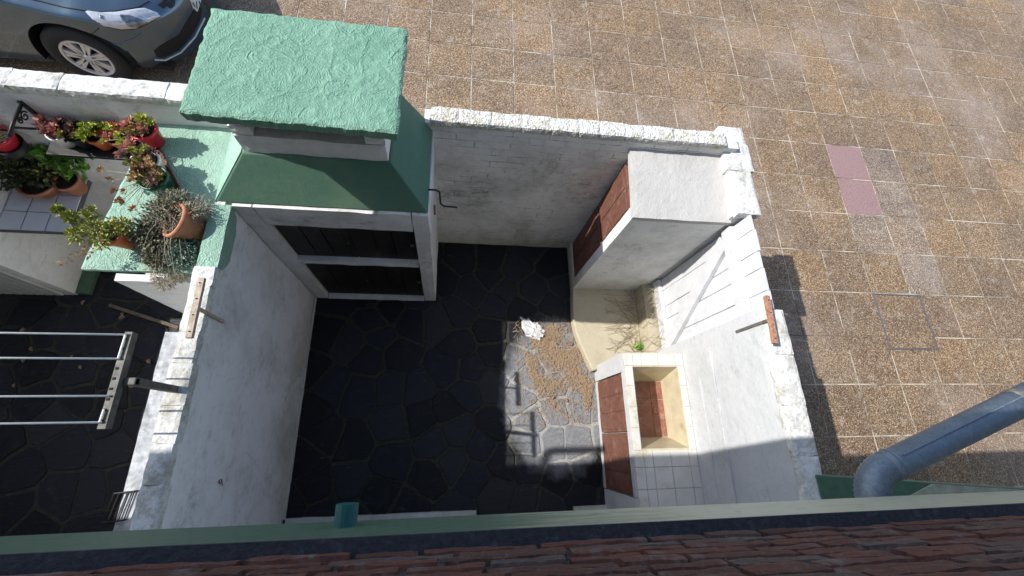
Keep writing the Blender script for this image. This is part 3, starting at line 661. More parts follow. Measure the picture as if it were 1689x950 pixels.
# ------------------------------------------------------------------ potted plants
def rv(r): return Vector((r.gauss(0, 1), r.gauss(0, 1), r.gauss(0, 1))).normalized()
def pot(parent, c, rt, rb, h, mat, tilt=None):
    b = MB(); b.lathe((0, 0, 0), [(0, 0), (rb, 0), (rt * .97, h * .82), (rt * 1.07, h * .82), (rt * 1.07, h), (rt * .94, h), (rt * .9, h * .86), (0, h * .86)], 28)
    e = MB(); e.lathe((0, 0, 0), [(0, h * .885), (rt * .5, h * .892), (rt * .93, h * .87)], 28)
    mm = Matrix.Translation(Vector(c)) @ (tilt or Matrix.Identity(4))
    for q in (b, e): q.v = [tuple(mm @ Vector(v)) for v in q.v]
    put('pot', b, mat, parent, smooth=True); put('soil', e, 'soil', parent, smooth=True); return mm
def foliage(parent, name, mat, clumps, n, L, W, seed, up=.3, rosette=False):
    r = random.Random(seed); b = MB()
    for cc, rad in clumps:
        cc = Vector(cc)
        for _ in range(n):
            d = rv(r)
            if rosette:
                d.z = abs(d.z) * .7 + .15; d.normalize(); p = cc + d * (rad * r.uniform(.1, .5)); b.leaf(p, d, Vector((0, 0, 1)), L * r.uniform(.7, 1.2), W * r.uniform(.8, 1.2), .35)
            else:
                p = cc + Vector((d.x, d.y, d.z)) * rad * r.random() ** .45; dd = (d + rv(r) * .7 + Vector((0, 0, up))).normalized(); b.leaf(p, dd, (d + Vector((0, 0, .8)) + rv(r) * .5).normalized(), L * r.uniform(.6, 1.3), W * r.uniform(.7, 1.2), .2)
    return put(name, b, mat, parent, kind='stuff' if rosette else None)
def stems(parent, lst, mat='twig', r=.0022):
    b = MB()
    for pts in lst: b.tube(pts, [r] * (len(pts) - 1) + [r * .5], 5)
    put('stem', b, mat, parent)
SZ = 1.505
def plant(label, c): return thing('potted_plant', label, 'potted plant', c, 'potted plants of the neighbouring patio')
# large terracotta pot, tipped towards the left, with trailing grey foliage
c0 = onz(312, 372, SZ + .10); c0.z = SZ + .085
p = plant('leaning terracotta pot spilling trailing grey green foliage over the mint slab', (c0.x, c0.y, SZ))
tilt = Matrix.Rotation(R(-34), 4, 'Y')
pot(p, (c0.x + .035, c0.y, SZ + .035), .088, .060, .15, 'pot_terracotta', tilt)
a0, a1, a2, a3 = onz(272, 358, 1.60), onz(262, 392, 1.57), onz(290, 340, 1.62), onz(300, 405, 1.55); e1, e2 = onz(262, 425, 1.53), onz(300, 425, 1.53); f1 = onz(270, 462, 1.45); f2 = onz(295, 450, 1.47)
foliage(p, 'foliage', 'leaf_grey', [(a0, .10), (a1, .09), (a2, .085), (e1, .06), (onz(240, 385, 1.6), .075)], 1000, .017, .009, 21, 0)
foliage(p, 'foliage', 'leaf_teal', [(a3, .075), (e2, .07), (onz(322, 412, 1.53), .05)], 620, .015, .011, 22, .1)
foliage(p, 'foliage', 'leaf_grey2', [(a0, .11), (a2, .09), (e1, .075), (f1, .05), (f2, .045), (onz(330, 343, 1.62), .06), (onz(318, 352, 1.66), .05)], 420, .026, .004, 23, -.1)
r = random.Random(5); ls = []
for k in range(60):
    s0 = Vector(c0) + rv(r) * .05 + Vector((-.06, 0, .05)); tgt = r.choice((a0, a1, a2, e1, e2, f1, f2)) + rv(r) * .09; tgt.z = max(tgt.z, 1.40); md = s0.lerp(tgt, .5) + Vector((0, 0, .03)); ls.append([s0, md, tgt])
stems(p, ls, 'leaf_grey2', .0016)
# orange pot with olive shrub leaning left
c1 = onz(203, 392, SZ + .06)
p = plant('small orange pot with olive yellow shrubby leaves near the slab edge', (c1.x, c1.y, SZ)); pot(p, (c1.x + .015, c1.y, SZ + .012), .066, .046, .115, 'pot_orange', Matrix.Rotation(R(-16), 4, 'Y'))
cl = [(onz(x, y, z), rr) for x, y, z, rr in ((185, 375, 1.68, .045), (160, 378, 1.69, .045), (140, 370, 1.69, .04), (125, 388, 1.68, .035), (165, 398, 1.66, .035), (205, 372, 1.68, .04), (150, 352, 1.71, .028), (115, 358, 1.72, .024), (97, 347, 1.73, .018))]
foliage(p, 'foliage', 'leaf_olive', cl, 95, .020, .012, 31, .4); foliage(p, 'foliage', 'leaf_lime', cl, 28, .018, .011, 32, .6); foliage(p, 'foliage', 'leaf_tan', [(onz(150, 410, 1.62), .02), (onz(128, 420, 1.62), .015), (onz(108, 430, 1.62), .018), (onz(145, 418, 1.62), .018)], 14, .018, .010, 33, .5)
top = Vector((c1.x, c1.y, 1.61)); stems(p, [[top, top.lerp(q, .6) + Vector((0, 0, .02)), q] for q, _ in cl] + [[top, onz(160, 412, 1.61), onz(108, 430, 1.62)]])
# three pots standing on the brown tray
tr_ = thing('plant_tray', 'thin brown rimmed tray under the row of pots on the mint slab', 'tray', (-1.62, 1.5, SZ))
q = [onz(x, y, SZ + .012) for x, y in ((256, 232), (272, 262), (286, 290), (296, 308), (294, 316), (283, 321), (266, 327), (246, 312), (236, 285), (234, 242))]
b = MB(); b.tube(q + [q[0]], .006, 8); put('rim', b, 'tray_brown', tr_, smooth=True); b = MB(); b.prism([(v.x, v.y) for v in q][::-1], SZ - .002, SZ + .006); put('base', b, 'tray_brown', tr_)
def succ(label, px, zt, rt, rb, h, mat, leaves, seed, base=SZ + .007, loc=None):
    c = onz(*px, base + h) if loc is None else Vector(loc); p = plant(label, (c.x, c.y, base)); pot(p, (c.x, c.y, base), rt, rb, h, mat); r = random.Random(seed); T = Vector((c.x, c.y, base + h * .9))
    for mt, n, L, W, sp in leaves:
        cl = []
        for k in range(int(n * 1.5)):
            a = r.uniform(0, 6.28); q = rt * sp * math.sqrt(r.random()); cl.append((T + Vector((q * math.cos(a), q * math.sin(a), r.uniform(.01, .07))), .022))
        foliage(p, 'rosette', mt, cl, 14, L * 1.2, W * 1.2, r.randrange(999), rosette=True)
    return p, T
p, T = succ('red plastic pot with succulents in the corner of the mint slab', (234, 212), 0, .068, .05, .12, 'pot_red', [('leaf_pink', 5, .026, .013, .9), ('leaf_lime', 4, .03, .015, 1.2), ('leaf_tan', 4, .024, .012, .8)], 41)
foliage(p, 'rosette', 'leaf_lime', [(onz(182, 212, 1.66), .03), (onz(196, 225, 1.66), .03), (onz(204, 238, 1.66), .028)], 14, .024, .016, 42, rosette=True); foliage(p, 'rosette', 'leaf_pink', [(onz(217, 236, 1.68), .03), (onz(205, 245, 1.66), .022), (onz(198, 255, 1.63), .02)], 18, .022, .01, 43, rosette=True)
stems(p, [[T, onz(205, 222, 1.68), onz(182, 212, 1.66)], [T, onz(212, 232, 1.67), onz(198, 255, 1.63)], [T, onz(196, 230, 1.64), onz(172, 232, 1.62)]]); foliage(p, 'rosette', 'leaf_olive', [(onz(170, 233, 1.62), .02)], 10, .018, .01, 45, rosette=True)
p, T = succ('white plastic pot of purplish succulents between the red and green pots', (238, 265), 0, .070, .05, .11, 'pot_white', [('leaf_purple', 8, .024, .013, .9), ('leaf_olive', 4, .022, .013, .9), ('leaf_lime', 3, .026, .014, 1.0)], 46)
p, T = succ('dark green round pot of tan succulents at the end of the tray', (250, 292), 0, .072, .052, .125, 'pot_green', [('leaf_tan', 9, .024, .014, .95), ('leaf_purple', 3, .022, .012, .8), ('leaf_olive', 4, .022, .013, .9)], 47)
hang = [onz(x, y, 1.60) for x, y in ((168, 281), (182, 297), (190, 316), (208, 316), (198, 333), (206, 336), (222, 345))]
foliage(p, 'rosette', 'leaf_tan', [(q, .02) for q in hang], 11, .02, .011, 48, rosette=True); foliage(p, 'rosette', 'leaf_rust', [(q + Vector((.005, .004, .006)), .015) for q in hang[::2]], 7, .018, .009, 49, rosette=True)
stems(p, [[T, T.lerp(q, .5) + Vector((0, 0, .01)), q] for q in hang])
# succulents on the black wall shelf
def shelfpos(x, y, h): return onz(x, y, 1.336 + h)
for lab, px, mat, lv, sd in (
    ('coral pink rosette succulent at the left end of the black wall shelf', (98, 182), 'pot_white', [('leaf_pink', 13, .026, .014, 1.0)], 51),
    ('dark purple succulent in a black pot on the wall shelf', (128, 186), 'pot_black', [('leaf_purple', 8, .026, .014, 1.0), ('leaf_dark', 5, .028, .014, 1.0), ('leaf_olive', 2, .022, .012, 1.0)], 52),
    ('lime green succulent in an orange pot on the wall shelf', (160, 188), 'pot_orange', [('leaf_lime', 8, .026, .016, 1.0), ('leaf_olive', 4, .024, .013, 1.0)], 53),
    ('rust red succulent at the right end of the black wall shelf', (196, 188), 'pot_terracotta', [('leaf_rust', 9, .028, .013, 1.1), ('leaf_olive', 4, .024, .013, 1.0), ('leaf_pink', 3, .022, .012, 1.0)], 54)):
    q = shelfpos(px[0], px[1], .13); succ(lab, px, 0, .056, .042, .10, mat, lv, sd, base=1.336, loc=(q.x, min(q.y, 1.755), 0))
# pots on the tiled shelf
c2 = onz(112, 300, .90); p = plant('geranium with bright green leaves and one crimson bloom on the tiled shelf', (c2.x, c2.y, .804)); pot(p, (c2.x, c2.y, .804), .075, .055, .12, 'pot_terracotta')
cl = [(onz(x, y, z), rr) for x, y, z, rr in ((62, 250, 1.14, .05), (85, 255, 1.14, .055), (108, 250, 1.15, .055), (130, 258, 1.14, .045), (125, 280, 1.1, .05), (95, 265, 1.1, .05))]
foliage(p, 'foliage', 'leaf_green', cl, 34, .045, .046, 61, .7); stems(p, [[(c2.x, c2.y, .90), q] for q, _ in cl] + [[(c2.x, c2.y, .9), onz(115, 240, 1.2)]], 'leaf_green', .003); foliage(p, 'bloom', 'petal', [(onz(110, 233, 1.2), .022), (onz(123, 231, 1.2), .014)], 30, .018, .014, 62, .3)
c3 = onz(62, 300, .89); p = plant('wide terracotta bowl of dark foliage in shade on the tiled shelf', (c3.x, c3.y, .804)); pot(p, (c3.x, c3.y, .804), .115, .08, .10, 'pot_terracotta')
foliage(p, 'foliage', 'leaf_dark', [(onz(x, y, 1.0), .07) for x, y in ((15, 265), (40, 285), (65, 290), (75, 275), (20, 290), (50, 265), (5, 295))], 150, .032, .018, 63, .3); foliage(p, 'foliage', 'leaf_olive', [(onz(x, y, 1.04), .05) for x, y in ((30, 280), (70, 285), (10, 270))], 30, .026, .014, 64, .4)
hx, hy = onz(-6, 224, 1.38).xy; p = plant('red pot in a dark holder hanging from the wrought iron bracket', (hx, hy, 1.25)); pot(p, (hx, hy, 1.26), .07, .055, .12, 'pot_red')
b = MB(); b.lathe((hx, hy, 1.25), [(.056, 0), (.075, .06), (.079, .06), (.062, -.004)], 24); put('holder', b, 'pot_black', p, smooth=True); foliage(p, 'foliage', 'leaf_olive', [((hx - .02, hy + .02, 1.43), .04), ((hx, hy - .02, 1.42), .035)], 40, .03, .012, 65, .5); foliage(p, 'bloom', 'leaf_lime', [((hx + .0, hy + .05, 1.46), .025)], 16, .03, .014, 66, .5)
b = MB(); b.tube([(x_h, 1.60, 1.575), (hx + .06, hy + .02, 1.38)], .002, 5); b.tube([(x_h, 1.60, 1.575), (hx - .05, hy + .05, 1.38)], .002, 5); b.tube([(x_h, 1.60, 1.575), (hx, hy - .07, 1.38)], .002, 5); put('hanging_wire', b, 'iron_black', p)

# ------------------------------------------------------------------ small things on the ground
pa, pb = onz(182, 504, .02), onz(296, 541, .02); b = MB(); d = (pb - pa).normalized(); sd = Vector((-d.y, d.x, 0)) * .014; up = Vector((0, 0, .02))
b.hexa([pa - sd - up * .4, pb - sd - up * .4, pb + sd - up * .4, pa + sd - up * .4, pa - sd + up, pb - sd + up, pb + sd + up, pa + sd + up]); put('plank', b, 'wood_dark', bevel=.003, label='loose narrow wooden plank lying on the dark neighbouring patio floor', cat='plank')
t = thing('wire_rack', 'small black wire rack on the sunlit strip beside the dividing wall', 'rack', (-2.25, -.4, 0))
b = MB(); qa = [onz(x, y, .05) for x, y in ((188, 814), (222, 810), (204, 858), (168, 862))]
for k in range(5): b.tube([qa[0].lerp(qa[1], k / 4), qa[3].lerp(qa[2], k / 4)], .0045, 6)
for k in (0, 4): b.tube([qa[0].lerp(qa[3], k / 4), qa[1].lerp(qa[2], k / 4)], .006, 6)
put('wire', b, 'iron_black', t)
b = MB(); 
for v in qa: b.tube([v, (v.x, v.y, 0)], .005, 6)
put('foot', b, 'iron_black', t)
b = MB(); b.rbox(-2.36, -1.325, -.6, .885, -.005, .019, .05, .004, 9, 3); put('sunlit_floor_strip', b, 'sunlit_strip_pale', kind='structure')  # added pale strip standing in for the sunlit floor along the dividing wall
r = random.Random(77)
for k in range(26):      # litter of dry leaves on both floors
    if k < 15: x, y = onz(r.uniform(20, 250), r.uniform(455, 640), 0).xy
    else: x, y = r.uniform(.9, 1.32), r.uniform(.25, 1.0)
    if k >= 15 and x > 1.28 - .25 * max(0, y - .6): x -= .2
    b = MB(); L = r.uniform(.035, .06); q = Vector((x, y, .014)); a = r.uniform(0, 6.28); b.leaf(q, Vector((math.cos(a), math.sin(a), .1)), Vector((0, 0, 1)), L, L * .6, .3)
    put('dry_leaf', b, 'dead_leaf', label='curled dry leaf fallen on the dark neighbouring patio floor' if k < 15 else 'curled dry leaf fallen on the heap of pine needles', cat='leaf', group='dry leaves in the neighbouring patio' if k < 15 else 'dry leaves on the needle heap')
# heap of pine needles (uncountable)
b = MB(); edge = [onz(x, y, 0) for x, y in ((862, 570), (880, 640), (905, 668), (935, 690), (970, 672), (978, 630), (968, 590), (955, 550), (945, 535), (905, 540))]
def inside(x, y):
    c = False; n = len(edge)
    for i in range(n):
        p, q = edge[i], edge[(i + 1) % n]
        if (p.y > y) != (q.y > y) and x < (q.x - p.x) * (y - p.y) / (q.y - p.y) + p.x: c = not c
    return c
k = 0
while k < 3000:
    x, y = r.uniform(.6, 1.35), r.uniform(.1, 1.06)
    core = inside(x, y)
    if not core and r.random() > .09: continue
    if core and r.random() > min(1, .12 + 1.6 * max(0, noise.noise(Vector((x * 5, y * 5, 2))) + .25)): continue
    k += 1; a = r.uniform(0, 3.14); L = r.uniform(.02, .06); z = .012 + (.018 * r.random() if core else .002); tl_ = r.uniform(-.25, .25)
    d = Vector((math.cos(a), math.sin(a), tl_ * .3)) * L / 2; n_ = Vector((-d.y, d.x, 0)).normalized() * .0017; c_ = Vector((x, y, z)); bend = n_ * r.uniform(-4, 4)
    b.add([c_ - d - n_, c_ - d + n_, c_ + bend + n_ + Vector((0, 0, .003)), c_ + bend - n_ + Vector((0, 0, .003)), c_ + d - n_, c_ + d + n_], [(0, 1, 2, 3), (3, 2, 5, 4)])
put('needle_litter', b, 'needle_brown', kind='stuff', label='heap of brown pine needles swept against the sink', cat='litter')
# crumpled white bag
bm = bmesh.new(); bmesh.ops.create_icosphere(bm, subdivisions=4, radius=1)
c_ = onz(880, 546, .02)
for v in bm.verts:
    q = v.co.copy(); f = 1 + .5 * noise.noise(q * 1.6) + .22 * (1 - abs(noise.noise(q * 4)) * 3); q2 = q + noise.noise_vector(q * 2.3) * .35; lobe = Vector((.085 * q2.x + .03 * q2.y, .050 * q2.y - .045 * q2.x + .05 * max(0, -q2.x - .3), .024 * q2.z)) * f + noise.noise_vector(q * 5) * .008
    v.co = Vector((c_.x, c_.y, .026)) + lobe; v.co.z = max(v.co.z, .010)
me = bpy.data.meshes.new('plastic_bag'); bm.to_mesh(me); bm.free(); put('plastic_bag', me, 'bag_white', label='crumpled white plastic bag on the edge of the patio shade', cat='bag')
# dry creeper twigs and a tuft of grass on the plinth
b = MB(); base = onz(1058, 545, .11)
for k in range(46):
    s0 = Vector((1.775 + r.uniform(-.02, .01), r.uniform(.68, 1.30), .105)); pts = [s0]; a = math.pi + r.uniform(-1.0, 1.0)
    for q in range(6):
        a += r.uniform(-.45, .45); pts.append(pts[-1] + Vector((math.cos(a) * .055, math.sin(a) * .055, 0))); pts[-1].z = .105 + .03 * math.sin(q * .6) * r.random()
        if pts[-1].x > 1.79: pts[-1].x = 1.785
    if min(p_.x for p_ in pts) > 1.22: b.tube(pts, [.0022] * 3 + [.0015] * 4, 4)
for k in range(16):
    y = r.uniform(.75, 1.28); b.tube([(1.785, y, .11), (1.788, y + r.uniform(-.05, .05), .2), (1.80 + r.uniform(-.02, .02), y + r.uniform(-.09, .09), .34), (1.85, y + r.uniform(-.12, .12), .45)], .002, 4)
put('dry_creeper', b, 'twig', label='dead creeper twigs sprawling over the plinth below the gate', cat='plant')
b = MB(); gc = onz(1054, 576, .11)
for k in range(70):
    a = r.uniform(0, 6.28); L = r.uniform(.04, .1); q = Vector((gc.x + r.gauss(0, .03), gc.y + r.gauss(.01, .012), .1)); b.leaf(q, Vector((math.cos(a) * .5, math.sin(a) * .5 + .15, .9)), Vector((math.cos(a), math.sin(a), 0)), L, .008, .1)
put('grass_tuft', b, 'grass_green', label='tuft of bright green grass growing behind the sink', cat='plant')

# ------------------------------------------------------------------ the house the photo is taken from
hs = thing('house', 'house front with green fascia beam, dark ledge and red brick above', 'house', (1.0, -.6, 0))
FY, FZ0, FZ1, BY = -.225, 2.375, 2.637, -.258
b = MB(); b.rbox(-8, 9, -1.0, -.60, -.02, FZ0, .5, .003, 3, 1); put('wall', b, 'house_white', hs)
b = MB(); b.rbox(-8, 9, FY - .30, FY, FZ0, FZ1 - .012, .28, .002, 4, 2); put('fascia', b, 'fascia', hs)
b = MB(); b.rbox(-8, 9, FY - .30, FY + .003, FZ1 - .011, FZ1, .28, .0015, 6, 3); put('ledge', b, 'ledge_dark', hs)
b = MB(); b.box(-8, 9, -1.0, BY - .012, FZ1 - .1, 4.16); put('upper_wall', b, 'mortar', hs)
b = MB(); b.box(-5.5, 9, -1.2, .258, 4.16, 4.23); ev = put('eave', b, 'eave_wood', hs)
b = MB(); b.tube([(-5.5, .262, 4.21), (9, .262, 4.21)], .010, 8); put('gutter_lip', b, 'galv', ev)
ep = Vector((.85, -.118, 0)) + Vector((-1.06, .117, 1)) * 4.12
zp = 4.12; b = MB(); k_ = [(ep.x, .20, zp + .06), (ep.x, .25, zp), (ep.x, ep.y - .07, zp), (ep.x + .012, ep.y - .03, zp), (ep.x + .05, ep.y - .004, zp), (ep.x + .10, ep.y, zp), (ep.x + .60, ep.y, zp)]; b.tube(k_, .031, 12); put('overflow_pipe', b, 'galv', ev, smooth=True)
bms = []; BL = (.21, .26, .17, .23, .28, .15)
for sd_ in range(6):
    q = MB(); L = BL[sd_]; q.rbox(-L / 2, L / 2, -.05, .004, -.0185, .0185, .016, .0034, 24, sd_ + 1); me = q.mesh('brick'); me.materials.append(MATS['brick']); bms.append(me)
r = random.Random(3)
for row in range(12):
    x = -1.6 - r.random() * .2 - (row % 2) * .11; z = FZ1 + .026 + row * .046
    while x < 2.2:
        k = r.randrange(6); L = BL[k]; o = put('brick', bms[k], None, hs); o.location = (x + L / 2, BY + r.uniform(-.004, .004), z + r.uniform(-.004, .004)); o.rotation_euler = (r.uniform(-.02, .02), r.uniform(-.012, .012), r.uniform(-.012, .012)); x += L + r.uniform(.007, .014)
sp = onz(571, 866, 2.45); b = MB(); b.tube([(sp.x, FY - .03, 2.46), (sp.x, FY + .055, 2.46)], .031, 18, True); put('spout', b, 'plastic_teal', hs, smooth=False)
b = MB(); b.rbox(-1.19, .255, -.60, -.548, 0, .05, .08, .003, 7, 4); put('door_sill', b, 'white_wall', hs)
b = MB(); b.rbox(1.06, 1.35, -.60, -.552, 0, .05, .08, .003, 7, 5); put('door_sill', b, 'white_wall', hs)
# lower green canopy right of the wall
b = MB(); q0, q1 = onz(1336, 783, 1.66), onz(1689, 806, 1.66); dx = (q1 - q0) / (q1.x - q0.x)
poly = [(q0.x + .035, q0.y), (q0.x + 5, q0.y + dx.y * 5), (q0.x + 5, -.66), (q0.x + .035, -.60)]
b.prism(poly[::-1], 1.50, 1.66); cn = thing('green_canopy', 'dark green slab canopy on the house beside the right wall', 'canopy', (q0.x + 1, -.5, 1.5)); put('slab', b, 'green_dark', cn, bevel=.006)
b = MB(); fl = [onz(x, y, 1.665) for x, y in ((1462, 838), (1500, 818), (1538, 798), (1689, 808))]; b.prism([(v.x, v.y) for v in fl] + [(q0.x + 5, q0.y + dx.y * 5 - .01), (q0.x + 5, -.65), (fl[0].x, -.62)][0:] if False else [(v.x, v.y) for v in fl][::-1] + [(fl[0].x, -.60), (q0.x + 4, -.62), (q0.x + 4, q0.y + dx.y * 4 - .01)], 1.662, 1.672); put('flashing', b, 'flashing_pale', cn)
# galvanised flue
t = thing('flue_pipe', 'galvanised metal flue pipe with ribbed elbow crossing the lower right corner', 'pipe', (1.55, -.2, 2.3))
e0 = onz(1437, 783, 2.31); far = onz(1689, 659, 2.40); dv = (far - e0).normalized(); e_in = Vector((e0.x - .012, -.30, 2.30)); P0 = Vector((e0.x - .01, e0.y - .085, 2.30)); P1 = Vector((e0.x - .01, e0.y, 2.305)); P2 = e0 + dv * .09
arc = []
for k in range(25):
    u = k / 24; arc.append(P0 * (1 - u) ** 2 + P1 * 2 * u * (1 - u) + P2 * u * u)
b = MB(); pts = [e_in] + arc; b.tube(pts, [.054] + [.054 + (.0035 if k % 2 else -.001) for k in range(25)], 28); put('elbow', b, 'galv', t, smooth=True)
b = MB(); b.tube([P2 - dv * .02, P2 + dv * .012, P2 + dv * .013, P2 + dv * 2.2], [.0565, .0565, .0535, .0535], 32); put('pipe', b, 'galv', t, smooth=True)
b = MB(); b.tube([P2 + dv * .008, P2 + dv * .018], [.0575, .0575], 32); put('collar', b, 'galv', t, smooth=True)
b = MB(); b.tube([P2 + dv * .62, P2 + dv * .65], [.0565, .0565], 32); put('clamp', b, 'rack_metal', t)
sm = dv.cross(Vector((0, 0, 1))).normalized() * -.03 + Vector((0, 0, .0455)); b = MB(); b.tube([P2 + dv * .03 + sm, P2 + dv * 2.2 + sm], .003, 6); put('seam', b, 'galv', t)

# ------------------------------------------------------------------ parked car
car = thing('parked_car', 'grey blue hatchback parked behind the garden wall with silver wheel', 'car', (-4.6, 4.22, 0))
TX, CY = -2.555, 4.225
def interp(tab, u):
    for i in range(len(tab) - 1):
        (a, va), (c_, vc) = tab[i], tab[i + 1]
        if u <= c_: k = (u - a) / (c_ - a); k = k * k * (3 - 2 * k) * .5 + k * .5; return va + (vc - va) * k
    return tab[-1][1]
ZTOP = [(0, .56), (.05, .63), (.15, .70), (.4, .79), (.7, .86), (1.05, .94), (1.3, 1.10), (1.75, 1.40), (2.2, 1.47), (3.1, 1.43), (3.6, 1.16), (3.85, .98), (4.02, .8), (4.08, .6)]
ZSH = [(0, .50), (.1, .58), (.3, .66), (.7, .75), (1.2, .84), (2.5, .90), (3.6, .90), (4.08, .6)]
def halfw(u):
    f_ = (1 - max(0, 1 - u / .9) ** 3) ** (1 / 2.2) if u < .9 else 1
    q = 4.08 - u; g_ = (1 - max(0, 1 - q / .6) ** 3) ** (1 / 2.4) if q < .6 else 1
    return .845 * min(f_, g_)
WX = [(-3.42, .31), (-3.42 - 2.5, .31)]; AR = .375
def jump(u): return False
us = [.0008, .006, .015, .03, .05, .075, .10, .13, .165, .20, .24, .28, .32] + [.32 + .03 * k for k in range(1, 50)] + [1.85 + .1 * k for k in range(23)] + [4.074]
for wx, wz in WX:
    us = [u for u in us if abs(abs(TX - u - wx) - AR) > .012]
    for k in range(1, 30): us.append(TX - wx + AR * math.cos(math.pi * k / 30))
    for q in (-1, 1): us += [TX - wx + q * AR * .99999, TX - wx + q * (AR + .0005)]
us = sorted(us)
zt_side = [.17, .19, .23, .28, .33, .38, .43, .48, .53, .58, .63]
grid = []
for u in us:
    Wd = halfw(u); zc, zs = interp(ZTOP, u), interp(ZSH, u); row = []
    zlow = .17
    for wx, wz in WX:
        dxx = abs(TX - u - wx)
        if dxx < AR - 1e-6 and not jump(u): zlow = wz + math.sqrt(AR * AR - dxx * dxx)
    for k in range(11):              # side, sill or arch -> shoulder
        z = zlow + (zs - zlow) * k / 10; f_ = (z - .17) / (zs - .17); bul = 1 - .055 * (1 - f_) ** 2.2 - .02 * max(0, f_ - .6) ** 1 - .03 * max(0, .12 - f_) * 8
        if u < .9: bul += .012 * math.exp(-((z - .36) / .07) ** 2) * (1 - u / .9)
        row.append((Wd * bul, z))
    yb, zb = row[-1]
    cab = max(0, zc - zs - .14)
    for k in range(1, 13):           # shoulder -> centre line
        f_ = k / 12
        if cab > 0.02: y = yb * (1 - .06 * min(1, f_ * 3)) * (1 - max(0, (f_ - .55) / .45)) - (.22 * cab / .4) * yb * math.sin(min(1, f_ / .55) * math.pi / 2) * (1 - max(0, (f_ - .55) / .45)); z = zb + (zc - zb) * math.sin(min(1, f_ / .62) * math.pi / 2) ** .9
        else: y = yb * math.cos(f_ * math.pi / 2) ** .95 if f_ < 1 else 0; z = zb + (zc - zb) * math.sin(f_ * math.pi / 2) ** 1.15
        row.append((max(0, y), z))
    grid.append([(TX - u, y, z) for y, z in row])
b = MB(); nR = len(grid[0])
for s_ in (-1, 1):
    o = len(b.v)
    for row in grid:
        for q in row: b.v.append((q[0], CY + s_ * q[1], q[2]))
    for i in range(len(grid) - 1):
        for j in range(nR - 1):
            ids = (o + i * nR + j, o + (i + 1) * nR + j, o + (i + 1) * nR + j + 1, o + i * nR + j + 1)
            b.f.append(ids if s_ > 0 else ids[::-1])
body = put('body', b, 'car_paint', car, smooth=True)
bv = BVHTree.FromPolygons([Vector(v) for v in b.v], b.f)
def hit(x, y):
    d = ray(x, y).normalized(); h_ = bv.ray_cast(Vector((0, 0, H)), d)
    if h_[0] is None: return None
    n_ = h_[1]; return h_[0], (n_ if n_.dot(d) < 0 else -n_)
def patch(name, poly, mat, off, parent, rings=7, seg=10, dome=0):
    pts = []
    for i in range(len(poly)):
        a, c_ = Vector(poly[i]), Vector(poly[(i + 1) % len(poly)])
        for k in range(seg): pts.append(a.lerp(c_, k / seg))
    ctr = sum(pts, Vector((0, 0))) / len(pts); b = MB(); rows = []
    for q in range(rings + 1):
        f_ = 1 - q / rings if q < rings else .02; ids = []
        for p in pts:
            v = ctr.lerp(p, f_); h_ = hit(v.x, v.y)
            if h_ is None: ids.append(None); continue
            b.v.append(tuple(h_[0] + h_[1] * (off if q else -.004) + h_[1] * dome * (1 - f_ * f_))); ids.append(len(b.v) - 1)
        rows.append(ids)
    n = len(pts)
    for q in range(rings):
        for k in range(n):
            ids = (rows[q][k], rows[q][(k + 1) % n], rows[q + 1][(k + 1) % n], rows[q + 1][k])
            if None not in ids: b.f.append(ids)
    return put(name, b, mat, parent, smooth=True)
hl = patch('headlight', [(136, 17), (150, 32), (170, 44), (200, 50), (228, 48), (248, 38), (268, 27), (262, 20), (240, 12), (228, 13), (190, 19), (160, 20)], 'lamp_glass', .006, car, dome=.012)
patch('reflector', [(194, 24), (215, 25), (246, 36), (228, 46), (212, 43), (200, 34)], 'lamp_chrome', .018, hl); patch('indicator', [(165, 26), (172, 27), (172, 33), (166, 31)], 'lamp_chrome', .018, hl)
patch('lamp_edge', [(134, 15), (148, 33), (170, 46), (200, 52.5), (230, 50), (250, 40), (273, 27), (264, 18), (240, 10), (190, 17), (160, 18)], 'car_black', .002, car)
patch('lower_grille', [(250, 86), (256, 80), (275, 72), (300, 52), (318, 25), (326, 5), (338, 5), (334, 30), (318, 60), (296, 84), (270, 98), (255, 97)], 'car_black', .004, car, seg=8)
def strip(name, pl, w_, mat, off, parent):
    b = MB(); pts = []
    for i in range(len(pl) - 1):
        a, c_ = Vector(pl[i]), Vector(pl[i + 1])
        for k in range(8): pts.append(a.lerp(c_, k / 8))
    pts.append(Vector(pl[-1])); q = []
    for v in pts:
        h_ = hit(v.x, v.y)
        if h_: q.append(h_[0] + h_[1] * off)
    if len(q) > 2: b.tube(q, w_, 6); put(name, b, mat, parent, smooth=True)
strip('bumper_trim', [(255, 98), (272, 99), (298, 86), (321, 61), (337, 30)], .008, 'rim_silver', .004, car)
strip('bonnet_seam', [(40, -4), (70, 3), (105, 12), (136, 17), (160, 20), (190, 18.5), (228, 12), (246, 2)], .006, 'car_black', .0, car)
strip('bumper_seam', [(163, 46), (152, 56), (146, 63)], .004, 'car_black', .0, car); strip('crease', [(150, 62), (172, 73), (200, 72), (226, 62), (232, 55)], .006, 'car_paint', .002, car)
for s_ in (0, 4): patch('upper_grille', [(256 + s_ * 3, 8), (262 + s_ * 3, 4), (272 + s_ * 3, -6), (280 + s_ * 3, -6), (278 + s_ * 3, 10), (270 + s_ * 3, 17)], 'car_black', .004, car, 3, 5)
pl = patch('number_plate', [(310, -8), (334, -10), (331, 4), (325, 22), (318, 14)], 'plate_white', .010, car, 4, 5)
for q in ((316, 4, 320, 11), (322, 2, 323, 14), (326, 1, 328, 8)): strip('plate_character', [(q[0], q[1]), (q[2], q[3])], .005, 'car_black', .012, pl)
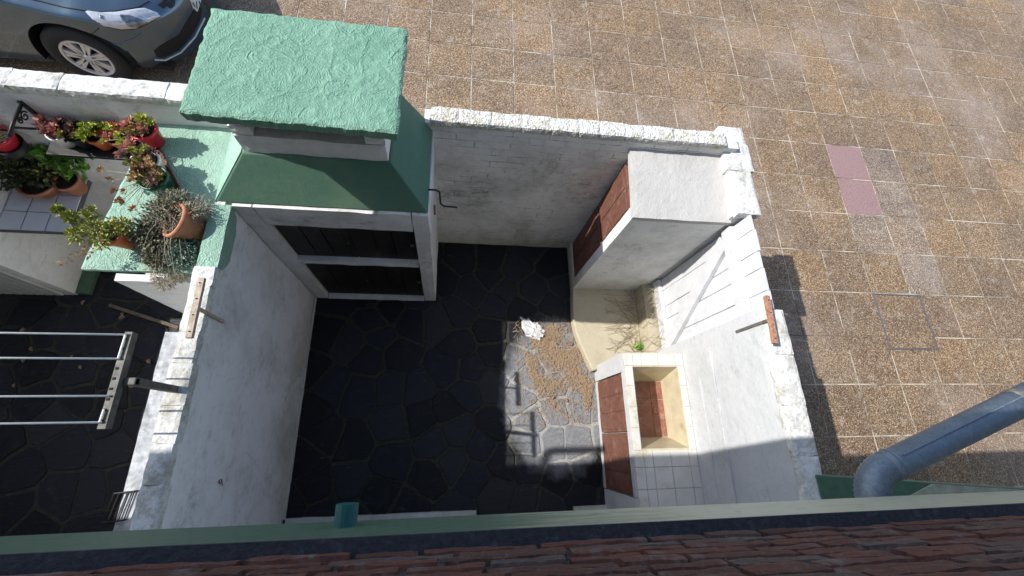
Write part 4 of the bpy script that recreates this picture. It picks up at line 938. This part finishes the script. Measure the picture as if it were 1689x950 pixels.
for s_ in (-1, 1):
    for wx, wz in WX:
        b = MB(); q = MB(); q.lathe((0, 0, 0), [(.19, .085), (.205, .10), (.25, .105), (.295, .095), (.312, .075), (.312, -.075), (.295, -.1), (.19, -.09)], 40)
        yw = CY + s_ * .735; b.add([(wx + x, yw + s_ * z, wz + y) for x, y, z in q.v], q.f); wh = put('wheel', b, 'tyre', car, smooth=True)
        b = MB(); q = MB(); q.lathe((0, 0, 0), [(0, .055), (.19, .04), (.192, .085), (.178, .088), (.172, .06)], 40); b.add([(wx + x, yw + s_ * z, wz + y) for x, y, z in q.v], q.f); put('rim_dish', b, 'car_black', wh, smooth=True)
        b = MB(); q = MB(); q.lathe((0, 0, 0), [(.168, .075), (.172, .094), (.190, .097), (.196, .088)], 40); q.lathe((0, 0, 0), [(0, .088), (.022, .088), (.03, .08), (.05, .078), (.055, .062)], 24); b.add([(wx + x, yw + s_ * z, wz + y) for x, y, z in q.v], q.f)
        for k in range(7):
            for e_ in (-.13, .13):
                a = 2 * math.pi * k / 7 + e_ + .2; ca, sa = math.cos(a), math.sin(a); hw = .017
                pts = [(.04, -hw * .8), (.175, -hw), (.175, hw), (.04, hw * .8)]
                for zz in (.06, .088): pass
                vs = [(wx + (rr * ca - tt * sa), yw + s_ * zz, wz + (rr * sa + tt * ca)) for zz in (.055, .086) for rr, tt in pts]; b.hexa(vs)
        put('hubcap', b, 'rim_silver', wh)
        b = MB(); n = 28
        for k in range(n + 1):
            a = math.pi * 1.08 * k / n - .12; b.v += [(wx + AR * math.cos(a), CY + s_ * .835, wz + AR * math.sin(a)), (wx + (AR - .004) * math.cos(a), CY + s_ * .50, wz + (AR - .004) * math.sin(a))]
        b.f = [(2 * k, 2 * k + 1, 2 * k + 3, 2 * k + 2) for k in range(n)]; b.f.append(tuple(2 * k + 1 for k in range(n + 1))); put('wheel_arch', b, 'car_black', car)
b = MB(); b.box(TX - 3.9, TX - .25, CY - .72, CY + .72, .15, .20); put('underbody', b, 'car_black', car)
